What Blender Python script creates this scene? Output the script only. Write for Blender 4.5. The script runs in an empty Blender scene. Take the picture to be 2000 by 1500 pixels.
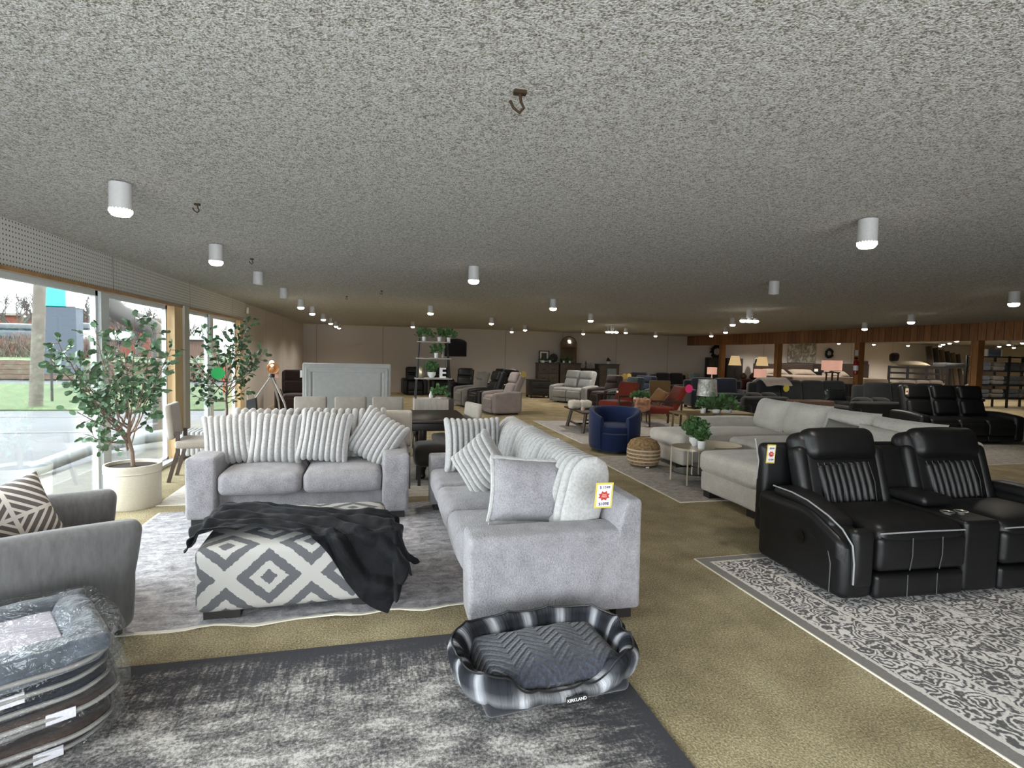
import bpy, math, random
from mathutils import Vector, Matrix, noise, Euler

# ---------------------------------------------------------------- camera, world, light, exposure
C = bpy.context.scene
COL = C.collection
PI = math.pi
R = math.radians
CAM_H = 1.62
FPX = 1070.1
_p, _r, _y = R(3.161), R(1.330), R(13.493)
_f = Vector((math.sin(_y), math.cos(_y), 0)); _rt = Vector((math.cos(_y), -math.sin(_y), 0)); _up = Vector((0, 0, 1))
_f2 = _f * math.cos(_p) - _up * math.sin(_p); _u2 = _up * math.cos(_p) + _f * math.sin(_p)
_RT = _rt * math.cos(_r) + _u2 * math.sin(_r); _UP = _u2 * math.cos(_r) - _rt * math.sin(_r)
cam = bpy.data.cameras.new('camera'); camo = bpy.data.objects.new('camera', cam); COL.objects.link(camo)
cam.sensor_width = 36; cam.lens = 36 * FPX / 2000; cam.clip_start = .05; cam.clip_end = 600
M = Matrix((_RT, _UP, -_f2)).transposed().to_4x4(); M.translation = (0, 0, CAM_H)
camo.matrix_world = M
C.camera = camo
C.view_settings.view_transform = 'Standard'; C.view_settings.look = 'None'
C.view_settings.gamma = 1; C.view_settings.use_curve_mapping = False
C.view_settings.exposure = 0.2
C.cycles.use_denoising = True
C.cycles.max_bounces = 7; C.cycles.diffuse_bounces = 4; C.cycles.glossy_bounces = 3
C.cycles.transparent_max_bounces = 12; C.cycles.transmission_bounces = 4
C.cycles.sample_clamp_indirect = 6; C.cycles.caustics_reflective = False; C.cycles.caustics_refractive = False

SKY = 11.0
w = bpy.data.worlds.new('sky'); C.world = w; w.use_nodes = True
bg = w.node_tree.nodes['Background']; bg.inputs[0].default_value = (.90, .95, 1.0, 1); bg.inputs[1].default_value = SKY


def area(name, loc, rot, sx, sy, power, col=(1, 1, 1), portal=False):
    l = bpy.data.lights.new(name, 'AREA'); l.shape = 'RECTANGLE'; l.size = sx; l.size_y = sy; l.energy = power; l.color = col
    l.cycles.is_portal = portal
    o = bpy.data.objects.new(name, l); COL.objects.link(o); o.location = loc; o.rotation_euler = rot
    return o


# daylight: the sky seen through the shop windows (left front and the front wall behind the camera), plus one added fill lamp
area('daylight_portal_side', (-2.92, 4.6, 1.1), (0, -PI / 2, 0), 2.1, 8.3, 1, portal=True)
area('daylight_portal_side_far', (-2.92, 10.7, 1.1), (0, -PI / 2, 0), 2.1, 3.5, 1, portal=True)
area('daylight_portal_front', (.1, -2.95, 1.12), (PI / 2, 0, 0), 5.4, 2.1, 1, portal=True)
area('daylight_fill_near', (-2.95, -0.3, 1.15), (0, -PI / 2, 0), 2.0, 3.8, 75, (.90, .95, 1.0))  # area lamp added outside the unseen near windows to strengthen the daylight

# ---------------------------------------------------------------- colour and material helpers


def c(h, k=1.0):
    h = h.lstrip('#'); o = []
    for i in (0, 2, 4):
        v = int(h[i:i + 2], 16) / 255; o.append((v / 12.92 if v <= .04045 else ((v + .055) / 1.055) ** 2.4) * k)
    return (*o, 1)


class NT:
    def __init__(s, name):
        s.m = bpy.data.materials.new(name); s.m.use_nodes = True
        s.t = s.m.node_tree; s.b = s.t.nodes['Principled BSDF']; s.out = s.t.nodes['Material Output']

    def n(s, typ, ins=None, **kw):
        nd = s.t.nodes.new(typ)
        for k, v in kw.items(): setattr(nd, k, v)
        for k, v in (ins or {}).items(): s.set(nd, k, v)
        return nd

    def set(s, nd, k, v):
        if isinstance(v, bpy.types.NodeSocket): s.t.links.new(v, nd.inputs[k])
        elif isinstance(v, bpy.types.Node): s.t.links.new(v.outputs[0], nd.inputs[k])
        else: nd.inputs[k].default_value = v

    def p(s, **kw):
        for k, v in kw.items(): s.set(s.b, k.replace('_', ' '), v)

    def coord(s, kind='Object'):
        return s.n('ShaderNodeTexCoord').outputs[kind]

    def mapp(s, v, sc=(1, 1, 1), rot=(0, 0, 0)):
        return s.n('ShaderNodeMapping', {0: v, 3: sc, 2: rot}).outputs[0]

    def noise(s, v, scale, detail=3, rough=.55, dist=0):
        return s.n('ShaderNodeTexNoise', {'Vector': v, 'Scale': scale, 'Detail': detail, 'Roughness': rough, 'Distortion': dist})

    def math(s, op, a, b=0.0, cl=False):
        nd = s.n('ShaderNodeMath', {0: a, 1: b}, operation=op); nd.use_clamp = cl; return nd.outputs[0]

    def ramp(s, f, stops, interp='LINEAR'):
        nd = s.n('ShaderNodeValToRGB', {0: f}); cr = nd.color_ramp; cr.interpolation = interp
        while len(cr.elements) < len(stops): cr.elements.new(.5)
        for e, (p, col) in zip(cr.elements, stops):
            e.position = p; e.color = col if not isinstance(col, float) else (col, col, col, 1)
        return nd.outputs[0]

    def mix(s, f, a, b):
        nd = s.n('ShaderNodeMix', data_type='RGBA'); s.set(nd, 0, f); s.set(nd, 6, a); s.set(nd, 7, b); return nd.outputs[2]

    def bump(s, h, strength=.5, dist=.01):
        b = s.n('ShaderNodeBump', {'Height': h, 'Strength': strength, 'Distance': dist}); s.t.links.new(b.outputs[0], s.b.inputs['Normal'])


_cache = {}


def fabric(name, hexc, rough=.95, scale=90, bump=.4, var=.12, sheen=.3, streak=(1, 1, 1), dist=.004):
    if name in _cache: return _cache[name]
    t = NT(name); v = t.mapp(t.coord(), streak)
    n1 = t.noise(v, scale, 4); n2 = t.noise(v, scale / 12, 3)
    f = t.math('ADD', t.math('MULTIPLY', n1.outputs[0], .6), t.math('MULTIPLY', n2.outputs[0], .4))
    a = c(hexc); t.b.inputs['Specular IOR Level'].default_value = .12
    lo = tuple(x * (1 - var * 2) for x in a[:3]) + (1,); hi = tuple(min(1, x * (1 + var * 2)) for x in a[:3]) + (1,)
    t.p(Base_Color=t.ramp(f, [(.3, lo), (.7, hi)]), Roughness=rough)
    t.b.inputs['Sheen Weight'].default_value = sheen; t.b.inputs['Sheen Roughness'].default_value = .5
    t.bump(n1.outputs[0], bump, dist); _cache[name] = t.m; return t.m


def leather(name, hexc, rough=.38, scale=160, bump=.25):
    if name in _cache: return _cache[name]
    t = NT(name); v = t.coord(); vo = t.n('ShaderNodeTexVoronoi', {'Vector': v, 'Scale': scale})
    n = t.noise(v, 9, 3); a = c(hexc); t.b.inputs['Specular IOR Level'].default_value = .38
    t.p(Base_Color=t.ramp(n.outputs[0], [(.3, tuple(x * .85 for x in a[:3]) + (1,)), (.7, tuple(x * 1.15 for x in a[:3]) + (1,))]), Roughness=rough)
    h = t.math('ADD', t.math('MULTIPLY', vo.outputs[0], .3), t.math('MULTIPLY', n.outputs[0], 3.0))
    t.bump(h, bump, .004); _cache[name] = t.m; return t.m


def plain(name, hexc, rough=.5, metal=0.0, emit=0, bump=0, bscale=60, var=.05):
    if name in _cache: return _cache[name]
    t = NT(name); a = c(hexc); n = t.noise(t.coord(), bscale, 3)
    t.p(Base_Color=t.ramp(n.outputs[0], [(.3, tuple(x * (1 - var) for x in a[:3]) + (1,)), (.7, tuple(min(1, x * (1 + var)) for x in a[:3]) + (1,))]), Roughness=rough, Metallic=metal)
    if emit: t.p(Emission_Color=a, Emission_Strength=emit)
    if bump: t.bump(n.outputs[0], bump, .004)
    _cache[name] = t.m; return t.m


def wood(name, hexa, hexb, scale=3, rough=.45, axis=(1, 12, 12), planks=0):
    if name in _cache: return _cache[name]
    t = NT(name); v = t.mapp(t.coord(), axis)
    n = t.noise(v, scale, 5, .6, 1.2)
    col = t.ramp(n.outputs[0], [(.3, c(hexa)), (.7, c(hexb))])
    if planks:
        s = t.n('ShaderNodeSeparateXYZ', {0: t.coord()})
        u = t.math('ADD', s.outputs[0], s.outputs[1])
        k = t.math('FLOOR', t.math('MULTIPLY', u, planks))
        w = t.n('ShaderNodeTexWhiteNoise', {'W': k}, noise_dimensions='1D')
        col = t.mix(t.math('MULTIPLY', w.outputs[0], .55), col, c(hexa, .35))
        fr = t.math('FRACT', t.math('MULTIPLY', u, planks)); gr = t.math('GREATER_THAN', fr, .07)
        col = t.mix(gr, c(hexa, .15), col)
    t.p(Base_Color=col, Roughness=rough); t.bump(n.outputs[0], .1, .004); _cache[name] = t.m; return t.m


def plush(name='ribbed_plush', hexc='#a9a8a7'):
    if name in _cache: return _cache[name]
    t = NT(name); v = t.coord(); n1 = t.noise(v, 55, 4, .65); n2 = t.noise(v, 170, 3)
    col = t.ramp(n1.outputs[0], [(.3, c(hexc, .72)), (.62, c(hexc))])
    t.p(Base_Color=col, Roughness=1.0)
    t.b.inputs['Sheen Weight'].default_value = .4
    t.bump(t.math('ADD', n1.outputs[0], t.math('MULTIPLY', n2.outputs[0], .4)), .3, .004); _cache[name] = t.m; return t.m


# ---------------------------------------------------------------- mesh helpers


class MB:
    def __init__(s): s.v = []; s.f = []; s.uv = {}; s.hard = True

    def add(s, vs, fs, T=None, uv=None):
        b = len(s.v)
        s.v += [(T @ Vector(v))[:] if T is not None else tuple(v) for v in vs]
        for k, f in enumerate(fs):
            if uv: s.uv[len(s.f)] = uv[k]
            s.f.append(tuple(i + b for i in f))
        return s

    def box(s, cx, cy, cz, sx, sy, sz, rz=0, T=None):
        h = (sx / 2, sy / 2, sz / 2)
        vs = [(x * h[0], y * h[1], z * h[2]) for z in (-1, 1) for y in (-1, 1) for x in (-1, 1)]
        fs = [(0, 2, 3, 1), (4, 5, 7, 6), (0, 1, 5, 4), (2, 6, 7, 3), (0, 4, 6, 2), (1, 3, 7, 5)]
        X = Matrix.Translation((cx, cy, cz)) @ Matrix.Rotation(rz, 4, 'Z')
        return s.add(vs, fs, (T @ X) if T is not None else X)

    def lathe(s, prof, n=24, T=None, sx=1, sy=1):
        vs = []; fs = []
        for r_, z in prof:
            for k in range(n):
                a = 2 * PI * k / n; vs.append((math.cos(a) * r_ * sx, math.sin(a) * r_ * sy, z))
        for i in range(len(prof) - 1):
            for k in range(n):
                a, b = i * n + k, i * n + (k + 1) % n
                fs.append((a, b, b + n, a + n))
        fs.append(tuple(range(n))[::-1]); fs.append(tuple(range((len(prof) - 1) * n, len(prof) * n)))
        return s.add(vs, fs, T)

    def tube(s, pts, r_, n=8, T=None, taper=None):
        pts = [Vector(p) for p in pts]; vs = []; fs = []; u = None
        for i, p in enumerate(pts):
            d = (pts[min(i + 1, len(pts) - 1)] - pts[max(i - 1, 0)]).normalized()
            if u is None: u = d.orthogonal().normalized()
            u = (u - d * u.dot(d)).normalized(); w_ = d.cross(u)
            rr = r_ if taper is None else r_ + (taper - r_) * i / (len(pts) - 1)
            for k in range(n):
                a = 2 * PI * k / n; vs.append(p + (u * math.cos(a) + w_ * math.sin(a)) * rr)
        for i in range(len(pts) - 1):
            for k in range(n):
                a, b = i * n + k, i * n + (k + 1) % n; fs.append((a, b, b + n, a + n))
        fs.append(tuple(range(n))[::-1]); fs.append(tuple(range((len(pts) - 1) * n, len(pts) * n)))
        return s.add(vs, fs, T)

    def bar(s, a, b, wx, wy=None, T=None):
        a, b = Vector(a), Vector(b); d = b - a; L = d.length; q = d.to_track_quat('Z', 'Y').to_matrix().to_4x4()
        X = Matrix.Translation((a + b) / 2) @ q; X = (T @ X) if T is not None else X
        return s.box(0, 0, 0, wx, wy or wx, L, T=X)

    def soft(s, sx, sy, sz, r_, bulge=(0, 0, 0), seg=6, c0=(0, 0, 0), T=None, lump=0, lf=4, nr=3, uvs=False, fn=None):
        h = (sx / 2, sy / 2, sz / 2); r_ = min(r_, min(h) * .999)

        def ax(H):
            L = [-H + r_ * k / nr for k in range(nr)]
            k = max(1, seg) if H - r_ > 1e-4 else 0
            L += [-(H - r_) + 2 * (H - r_) * i / k for i in range(k + 1)] if k else [0.0]
            L += [H - r_ * (nr - 1 - j) / nr for j in range(nr)]
            return L
        A = [ax(H) for H in h]; idx = {}; vs = []; fs = []; uv = []

        def V(p):
            key = (round(p[0], 6), round(p[1], 6), round(p[2], 6))
            if key in idx: return idx[key]
            q = Vector(p); inn = Vector([max(-(h[i] - r_), min(h[i] - r_, q[i])) for i in range(3)]); d = q - inn
            if d.length > 1e-9: q = inn + d.normalized() * r_
            t = [q[i] / h[i] for i in range(3)]
            g = [max(0, 1 - x * x) for x in t]
            q = Vector((q[0] + bulge[0] * g[1] * g[2] * t[0], q[1] + bulge[1] * g[0] * g[2] * t[1], q[2] + bulge[2] * g[0] * g[1] * t[2]))
            if lump: q += noise.noise_vector(q * lf + Vector(c0) * 3) * lump
            if fn: q = fn(q)
            idx[key] = len(vs); vs.append(q + Vector(c0)); return idx[key]
        for axis in range(3):
            a1, a2 = [(1, 2), (2, 0), (0, 1)][axis]
            for sg in (-1, 1):
                for i in range(len(A[a1]) - 1):
                    for j in range(len(A[a2]) - 1):
                        q = []
                        for (ii, jj) in ((i, j), (i + 1, j), (i + 1, j + 1), (i, j + 1)):
                            p = [0, 0, 0]; p[axis] = sg * h[axis]; p[a1] = A[a1][ii]; p[a2] = A[a2][jj]; q.append(tuple(p))
                        if sg < 0: q = q[::-1]
                        fs.append([V(p) for p in q])
                        if uvs:
                            if axis == 1: uv.append([(p[0], p[2] + h[2]) for p in q])
                            elif axis == 2: uv.append([(p[0], p[1] + h[1] + 2 * h[2]) for p in q])
                            else: uv.append([(p[1] * sg - sg * h[0] * 1.0 + h[1] * 0, p[2] + h[2]) for p in q])
        return s.add(vs, fs, T, uv if uvs else None)

    def pillow(s, w_, h_, t_, ribs=0, amp=.022, n=None, T=None, pinch=.07, pw=.55, seed=0):
        """stuffed cushion, width along x, height along z, thickness along y, ribs running up"""
        nu = n or (ribs * 8 if ribs else 18); nv = 18
        vs = []; fs = []; ids = {}

        def prof(u, v, sg):
            x = w_ / 2 * u * (1 - pinch * (1 - v * v)); z = h_ / 2 * v * (1 - pinch * (1 - u * u))
            e = max(0, (1 - u ** 4) * (1 - v ** 4)) ** pw
            y = t_ / 2 * e
            q = noise.noise(Vector((x * 5 + seed, z * 5, sg))) * .012
            if ribs:
                k = abs(math.cos(PI * (u * ribs / 2))) if ribs % 2 else abs(math.sin(PI * (u * ribs / 2)))
                rb = (k ** .5 - .35) * amp * 1.25; y += rb * max(0, 1 - v ** 8) ** .5
                z += math.copysign(abs(v) ** 4 * k ** .5 * amp * .8, v)
            return Vector((x, sg * (y + q * e), z))
        for sg in (-1, 1):
            for i in range(nu + 1):
                for j in range(nv + 1):
                    u = -1 + 2 * i / nu; v = math.sin((-1 + 2 * j / nv) * PI / 2) * .5 + (-1 + 2 * j / nv) * .5
                    edge = i in (0, nu) or j in (0, nv)
                    k = (i, j) if edge else (i, j, sg)
                    if k not in ids: ids[k] = len(vs); vs.append(prof(u, v, sg))
            for i in range(nu):
                for j in range(nv):
                    q = []
                    for a, b in ((i, j), (i + 1, j), (i + 1, j + 1), (i, j + 1)):
                        edge = a in (0, nu) or b in (0, nv); q.append(ids[(a, b) if edge else (a, b, sg)])
                    fs.append(q if sg < 0 else q[::-1])
        return s.add(vs, fs, T)

    def build(s, name, mat, parent=None, loc=None, rz=0, smooth=True, angle=35):
        me = bpy.data.meshes.new(name); me.from_pydata([tuple(v) for v in s.v], [], s.f)
        if s.uv:
            L = me.uv_layers.new(name='uv')
            for k, p in enumerate(me.polygons):
                if k in s.uv:
                    for li, uv in zip(p.loop_indices, s.uv[k]): L.data[li].uv = uv
        me.materials.append(mat)
        if smooth:
            me.polygons.foreach_set('use_smooth', [True] * len(me.polygons))
            try: me.set_sharp_from_angle(angle=R(angle))
            except Exception: pass
        o = bpy.data.objects.new(name, me); COL.objects.link(o)
        if parent: o.parent = parent
        if loc: o.location = loc
        o.rotation_euler = (0, 0, rz); return o


def TR(x=0, y=0, z=0, rx=0, ry=0, rz=0):
    return Matrix.Translation((x, y, z)) @ Euler((rx, ry, rz)).to_matrix().to_4x4()


def tag(o, label, cat, group=None):
    o['label'] = label; o['category'] = cat
    if group: o['group'] = group
    return o


def thing(name, label, cat, loc=(0, 0, 0), rz=0, group=None):
    o = bpy.data.objects.new(name, None); COL.objects.link(o); o.location = loc; o.rotation_euler = (0, 0, rz); o.empty_display_size = .1
    return tag(o, label, cat, group)


def part(name, m, mat, par, label=None, **kw):
    o = m.build(name, mat, par, **kw)
    if label: o['label'] = label
    return o


def struct(name, m, mat, **kw):
    o = m.build(name, mat, **kw); o['kind'] = 'structure'; return o


def dup(src, loc, rz, label=None):
    r = src.copy(); COL.objects.link(r); r.location = loc; r.rotation_euler = (0, 0, rz)
    if label: r['label'] = label
    for ch in list(src.children):
        d = ch.copy(); COL.objects.link(d); d.parent = r
        for g in list(ch.children):
            e = g.copy(); COL.objects.link(e); e.parent = d
    return r


def U(px, py, Y):
    """where the photograph's ray through (px, py) stands at depth Y in the room"""
    d = _f2 + _RT * ((px - 1000) / FPX) - _UP * ((py - 750) / FPX); t = Y / d.y
    return Vector((t * d.x, Y, CAM_H + t * d.z))


def text(name, body, size, mat, par, T, depth=.0006):
    cu = bpy.data.curves.new(name, 'FONT'); cu.body = body; cu.size = size; cu.align_x = 'CENTER'; cu.align_y = 'CENTER'; cu.extrude = depth
    cu.materials.append(mat); 
    cu.resolution_u = 3; tmp = bpy.data.objects.new('tmp', cu); COL.objects.link(tmp)
    bpy.context.view_layer.update(); me = bpy.data.meshes.new_from_object(tmp.evaluated_get(bpy.context.evaluated_depsgraph_get())); bpy.data.objects.remove(tmp)
    if not me.vertices: return None
    me.materials.clear(); me.materials.append(mat)
    o = bpy.data.objects.new(name, me); COL.objects.link(o); o.parent = par; o.matrix_local = T; return o


# ---------------------------------------------------------------- materials
CEIL = 2.57
WX = -2.85; FY = 21.9
m_black = plain('black_wood', '#1c1917', .45)
m_dkwood = wood('dark_wood', '#241b17', '#3a2c25')
m_espresso = wood('espresso_wood', '#191310', '#2c211b', rough=.35)
m_white = plain('white_paint', '#e6e5e2', .4)
m_pot = plain('white_ceramic', '#e4e4e2', .3)
m_steel = plain('brushed_steel', '#c9c6bd', .3, .9)
m_chen = fabric('silver_chenille', '#8a888c', scale=110, bump=1.0, var=.2, sheen=.25, dist=.008)
m_plush = plush()


def ceiling_mat():
    t = NT('popcorn_ceiling'); v = t.coord()
    n1 = t.noise(v, 125, 3, .6); n2 = t.noise(v, 45, 3, .6)
    h = t.math('ADD', n1.outputs[0], t.math('MULTIPLY', n2.outputs[0], .5))
    col = t.ramp(h, [(.60, c('#8f8b84')), (.73, c('#e2ded4')), (.86, c('#ffffff'))])
    t.p(Base_Color=col, Roughness=.95); t.bump(h, 1.0, .05); return t.m


def carpet_mat():
    t = NT('gold_shag_carpet'); v = t.coord(); n1 = t.noise(v, 95, 4, .7); n2 = t.noise(v, 3.0, 3); n3 = t.noise(v, 30, 2)
    f = t.math('ADD', t.math('MULTIPLY', n1.outputs[0], .75), t.math('MULTIPLY', n2.outputs[0], .25))
    col = t.ramp(f, [(.38, c('#7b6a42')), (.5, c('#b9a677')), (.62, c('#efe0b2'))])
    t.p(Base_Color=col, Roughness=1.0); t.b.inputs['Sheen Weight'].default_value = .2
    t.bump(t.math('ADD', n1.outputs[0], t.math('MULTIPLY', n3.outputs[0], .6)), 1.0, .05); return t.m


def wall_mat(name, hexc, lines=0):
    t = NT(name); v = t.coord(); n = t.noise(v, 50, 3); col = t.ramp(n.outputs[0], [(.3, c(hexc, .94)), (.7, c(hexc))])
    s = t.n('ShaderNodeSeparateXYZ', {0: v})
    if lines:
        fr = t.math('FRACT', t.math('MULTIPLY', t.math('ADD', s.outputs[0], s.outputs[1]), lines)); g = t.math('GREATER_THAN', fr, .012)
        col = t.mix(g, c(hexc, .6), col)
    t.p(Base_Color=col, Roughness=.9); t.bump(n.outputs[0], .15, .003); return t.m


def peg_mat():
    t = NT('white_pegboard'); s = t.n('ShaderNodeSeparateXYZ', {0: t.coord()})
    fy = t.math('SUBTRACT', t.math('FRACT', t.math('MULTIPLY', s.outputs[1], 26)), .5)
    fz = t.math('SUBTRACT', t.math('FRACT', t.math('MULTIPLY', s.outputs[2], 26)), .5)
    d = t.math('ADD', t.math('MULTIPLY', fy, fy), t.math('MULTIPLY', fz, fz)); g = t.math('GREATER_THAN', d, .035)
    seam = t.math('GREATER_THAN', t.math('FRACT', t.math('ADD', t.math('MULTIPLY', s.outputs[1], .41), .22)), .004)
    t.p(Base_Color=t.mix(t.math('MULTIPLY', g, seam), c('#565552'), c('#d2d1cc')), Roughness=.6); return t.m


def streaky_rug():
    """dark distressed rug: charcoal border bleeding in streaks into a pale worn field"""
    t = NT('charcoal_distressed_rug'); uv = t.coord('UV'); s = t.n('ShaderNodeSeparateXYZ', {0: uv}); W, D = 3.5, 2.4
    ex = t.math('MINIMUM', s.outputs[0], t.math('SUBTRACT', W, s.outputs[0])); ey = t.math('MINIMUM', s.outputs[1], t.math('SUBTRACT', D, s.outputs[1]))
    sx_ = t.noise(t.mapp(uv, (26, 2.2, 1)), 1.6, 4, .7); sy_ = t.noise(t.mapp(uv, (2.2, 26, 1)), 1.6, 4, .7)
    a = t.math('ADD', t.math('MULTIPLY', ey, 1.5), t.math('MULTIPLY', t.math('SUBTRACT', sx_.outputs[0], .55), 2.1))
    b = t.math('ADD', t.math('MULTIPLY', ex, 1.5), t.math('MULTIPLY', t.math('SUBTRACT', sy_.outputs[0], .55), 2.1))
    e = t.math('MINIMUM', t.math('MINIMUM', a, b), .62); edge = t.math('MINIMUM', ex, ey)
    fine = t.noise(uv, 60, 4, .8); big = t.noise(t.mapp(uv, (2.4, 5, 1)), 1.6, 4, .7)
    f = t.math('ADD', t.math('MULTIPLY', e, .9), t.math('ADD', t.math('MULTIPLY', t.math('SUBTRACT', fine.outputs[0], .5), 2.6), t.math('MULTIPLY', t.math('SUBTRACT', big.outputs[0], .5), 2.4)))
    f = t.math('MULTIPLY', f, t.math('MULTIPLY', t.math('SUBTRACT', edge, .03), 14, True), False)
    col = t.ramp(f, [(.0, c('#333337')), (.3, c('#504e4f')), (.64, c('#827f7c')), (1.0, c('#b9b6b2'))])
    t.p(Base_Color=col, Roughness=1.0); t.bump(fine.outputs[0], .4, .006); return t.m


def faded_rug(name, a, b, d, sc=1.0, W=3, D=2.5, border=.0):
    t = NT(name); uv = t.coord('UV'); n1 = t.noise(t.mapp(uv, (3.5 * sc, 9 * sc, 1)), 1.6, 5, .7, .5); n2 = t.noise(uv, 70, 3, .7); n3 = t.noise(uv, 12 * sc, 4, .7, .8)
    f = t.math('ADD', t.math('MULTIPLY', n1.outputs[0], .45), t.math('ADD', t.math('MULTIPLY', n2.outputs[0], .2), t.math('MULTIPLY', n3.outputs[0], .35)))
    col = t.ramp(f, [(.38, c(a)), (.5, c(b)), (.6, c(d))])
    if border:
        s = t.n('ShaderNodeSeparateXYZ', {0: uv})
        ex = t.math('MINIMUM', s.outputs[0], t.math('SUBTRACT', W, s.outputs[0])); ey = t.math('MINIMUM', s.outputs[1], t.math('SUBTRACT', D, s.outputs[1]))
        e = t.math('MINIMUM', ex, ey); col = t.mix(t.math('GREATER_THAN', e, .02), c('#cfcabb'), col)
    t.p(Base_Color=col, Roughness=1.0); t.bump(n3.outputs[0], .5, .012); return t.m


def damask_rug(W, D):
    t = NT('grey_damask_rug'); uv = t.coord('UV'); s = t.n('ShaderNodeSeparateXYZ', {0: uv})
    wv = t.noise(uv, 9, 3, .6); vv = t.n('ShaderNodeVectorMath', {0: wv.outputs['Color'], 1: (.5, .5, .5)}, operation='SUBTRACT')
    v2 = t.n('ShaderNodeVectorMath', {0: vv.outputs[0], 'Scale': .13}, operation='SCALE'); v3 = t.n('ShaderNodeVectorMath', {0: uv, 1: v2.outputs[0]}, operation='ADD')
    vo = t.n('ShaderNodeTexVoronoi', {'Vector': v3.outputs[0], 'Scale': 8.5})
    rings = t.math('SINE', t.math('MULTIPLY', vo.outputs['Distance'], 26)); fine = t.noise(uv, 60, 3, .7); big = t.noise(uv, 4, 3, .6)
    f = t.math('ADD', t.math('MULTIPLY', rings, .26), t.math('ADD', t.math('MULTIPLY', fine.outputs[0], .75), t.math('MULTIPLY', big.outputs[0], .45)))
    col = t.ramp(f, [(.42, c('#585758')), (.56, c('#8b8988')), (.68, c('#c0bdba')), (.9, c('#dcd9d6'))])
    ex = t.math('MINIMUM', s.outputs[0], t.math('SUBTRACT', W, s.outputs[0])); ey = t.math('MINIMUM', s.outputs[1], t.math('SUBTRACT', D, s.outputs[1])); e = t.math('MINIMUM', ex, ey)
    dk = t.mix(fine.outputs[0], c('#6d6a68'), c('#8b8885'))
    col = t.mix(t.math('GREATER_THAN', e, .085), dk, col)
    band = t.math('LESS_THAN', t.math('ABSOLUTE', t.math('SUBTRACT', e, .1)), .012); col = t.mix(band, col, c('#cfccc6'))
    band = t.math('LESS_THAN', t.math('ABSOLUTE', t.math('SUBTRACT', e, .43)), .014); col = t.mix(band, col, c('#cfccc6'))
    col = t.mix(t.math('GREATER_THAN', e, .008), c('#dcd6c4'), col)
    t.p(Base_Color=col, Roughness=1.0); t.bump(fine.outputs[0], .3, .005); return t.m


def rug(name, label, x0, y0, W, D, mat, rz=0, wavy=0, z=0.0, th=.008, thick_group=None):
    """corner x0,y0 is the near left one"""
    m = MB(); nx, ny = 40, 30; vs = []; fs = []; uv = []
    for sg in (0, 1):
        for j in range(ny + 1):
            for i in range(nx + 1):
                x, y = W * i / nx, D * j / ny
                zz = th * sg
                if wavy:
                    e = min(1, max(0, 1 - j / 5)); zz += wavy * (max(0, noise.noise(Vector((x * 3, y * 2, 1)))) * (.4 + 1.2 * e))
                    y += wavy * noise.noise(Vector((x * 4, 7, 0))) * 3 * (1 if j == 0 else 0)
                vs.append((x, y, zz))
    N = (nx + 1) * (ny + 1)
    for j in range(ny):
        for i in range(nx):
            a = j * (nx + 1) + i; q = (a, a + 1, a + nx + 2, a + nx + 1); fs.append(tuple(k + N for k in q))
            uv.append([(W * (k % (nx + 1)) / nx, D * (k // (nx + 1)) / ny) for k in q])
    per = [i for i in range(nx + 1)] + [j * (nx + 1) + nx for j in range(1, ny + 1)] + [ny * (nx + 1) + i for i in range(nx - 1, -1, -1)] + [j * (nx + 1) for j in range(ny - 1, 0, -1)]
    for k in range(len(per)):
        a, b = per[k], per[(k + 1) % len(per)]; fs.append((a, b, b + N, a + N)); uv.append([(0, 0)] * 4)
    m.add(vs, fs, None, uv)
    o = m.build(name, mat, loc=(x0, y0, z + .001), rz=rz, angle=60); return tag(o, label, 'rug')


# ---------------------------------------------------------------- room shell
XR = 31.0; YB = -2.9
struct('floor', MB().box((XR + WX) / 2, (FY + YB) / 2, -.05, XR - WX + .4, FY - YB + .4, .1), carpet_mat())
struct('ceiling', MB().box((XR + WX) / 2, (FY + YB) / 2, CEIL + .05, XR - WX + .4, FY - YB + .4, .1), ceiling_mat())
m_wall = wall_mat('taupe_wallboard', '#cac2bb', .41)
m_wall2 = wall_mat('tan_wallboard', '#cebda2', .41)
struct('wall_back', MB().box(5.2, FY + .1, CEIL / 2, 16.5, .2, CEIL).box(22.3, FY + .1, CEIL / 2, 17.7, .2, CEIL), m_wall)
struct('wall_left', MB().box(WX - .08, 17.25, CEIL / 2, .16, 9.3, CEIL), m_wall)
struct('wall_right', MB().box(XR + .1, (FY + YB) / 2, CEIL / 2, .2, FY - YB, CEIL), m_wall2)
# front wall behind the camera: one open bay between posts, the rest closed
m = MB().box((XR + WX) / 2, YB - .1, 2.4, XR - WX, .2, .34).box(19.5, YB - .1, 1.28, 23, .2, 2.57)
m.box(5.6, YB - .1, 1.28, 5.4, .2, 2.57)  # closes the second unseen bay to cut light on the sofa end
for x in (-2.8, 3.0): m.box(x, YB - .1, 1.28, .25, .2, 2.57)
struct('wall_front', m, m_wall2)
m = MB().box(WX - .02, 4.9, 2.375, .12, 15.6, .39)
struct('trim_1', m, peg_mat())
m_trimwood = wood('pine_trim', '#8a6a48', '#b08a5e', axis=(6, 1, 1))
m_palewood = wood('pale_pine', '#c9a878', '#dcc093', axis=(12, 12, 1))
struct('trim_2', MB().box(WX + .035, 4.9, 2.185, .06, 15.4, .035), m_trimwood)
m_alu = plain('white_aluminium', '#cfd3d6', .35)


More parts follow.
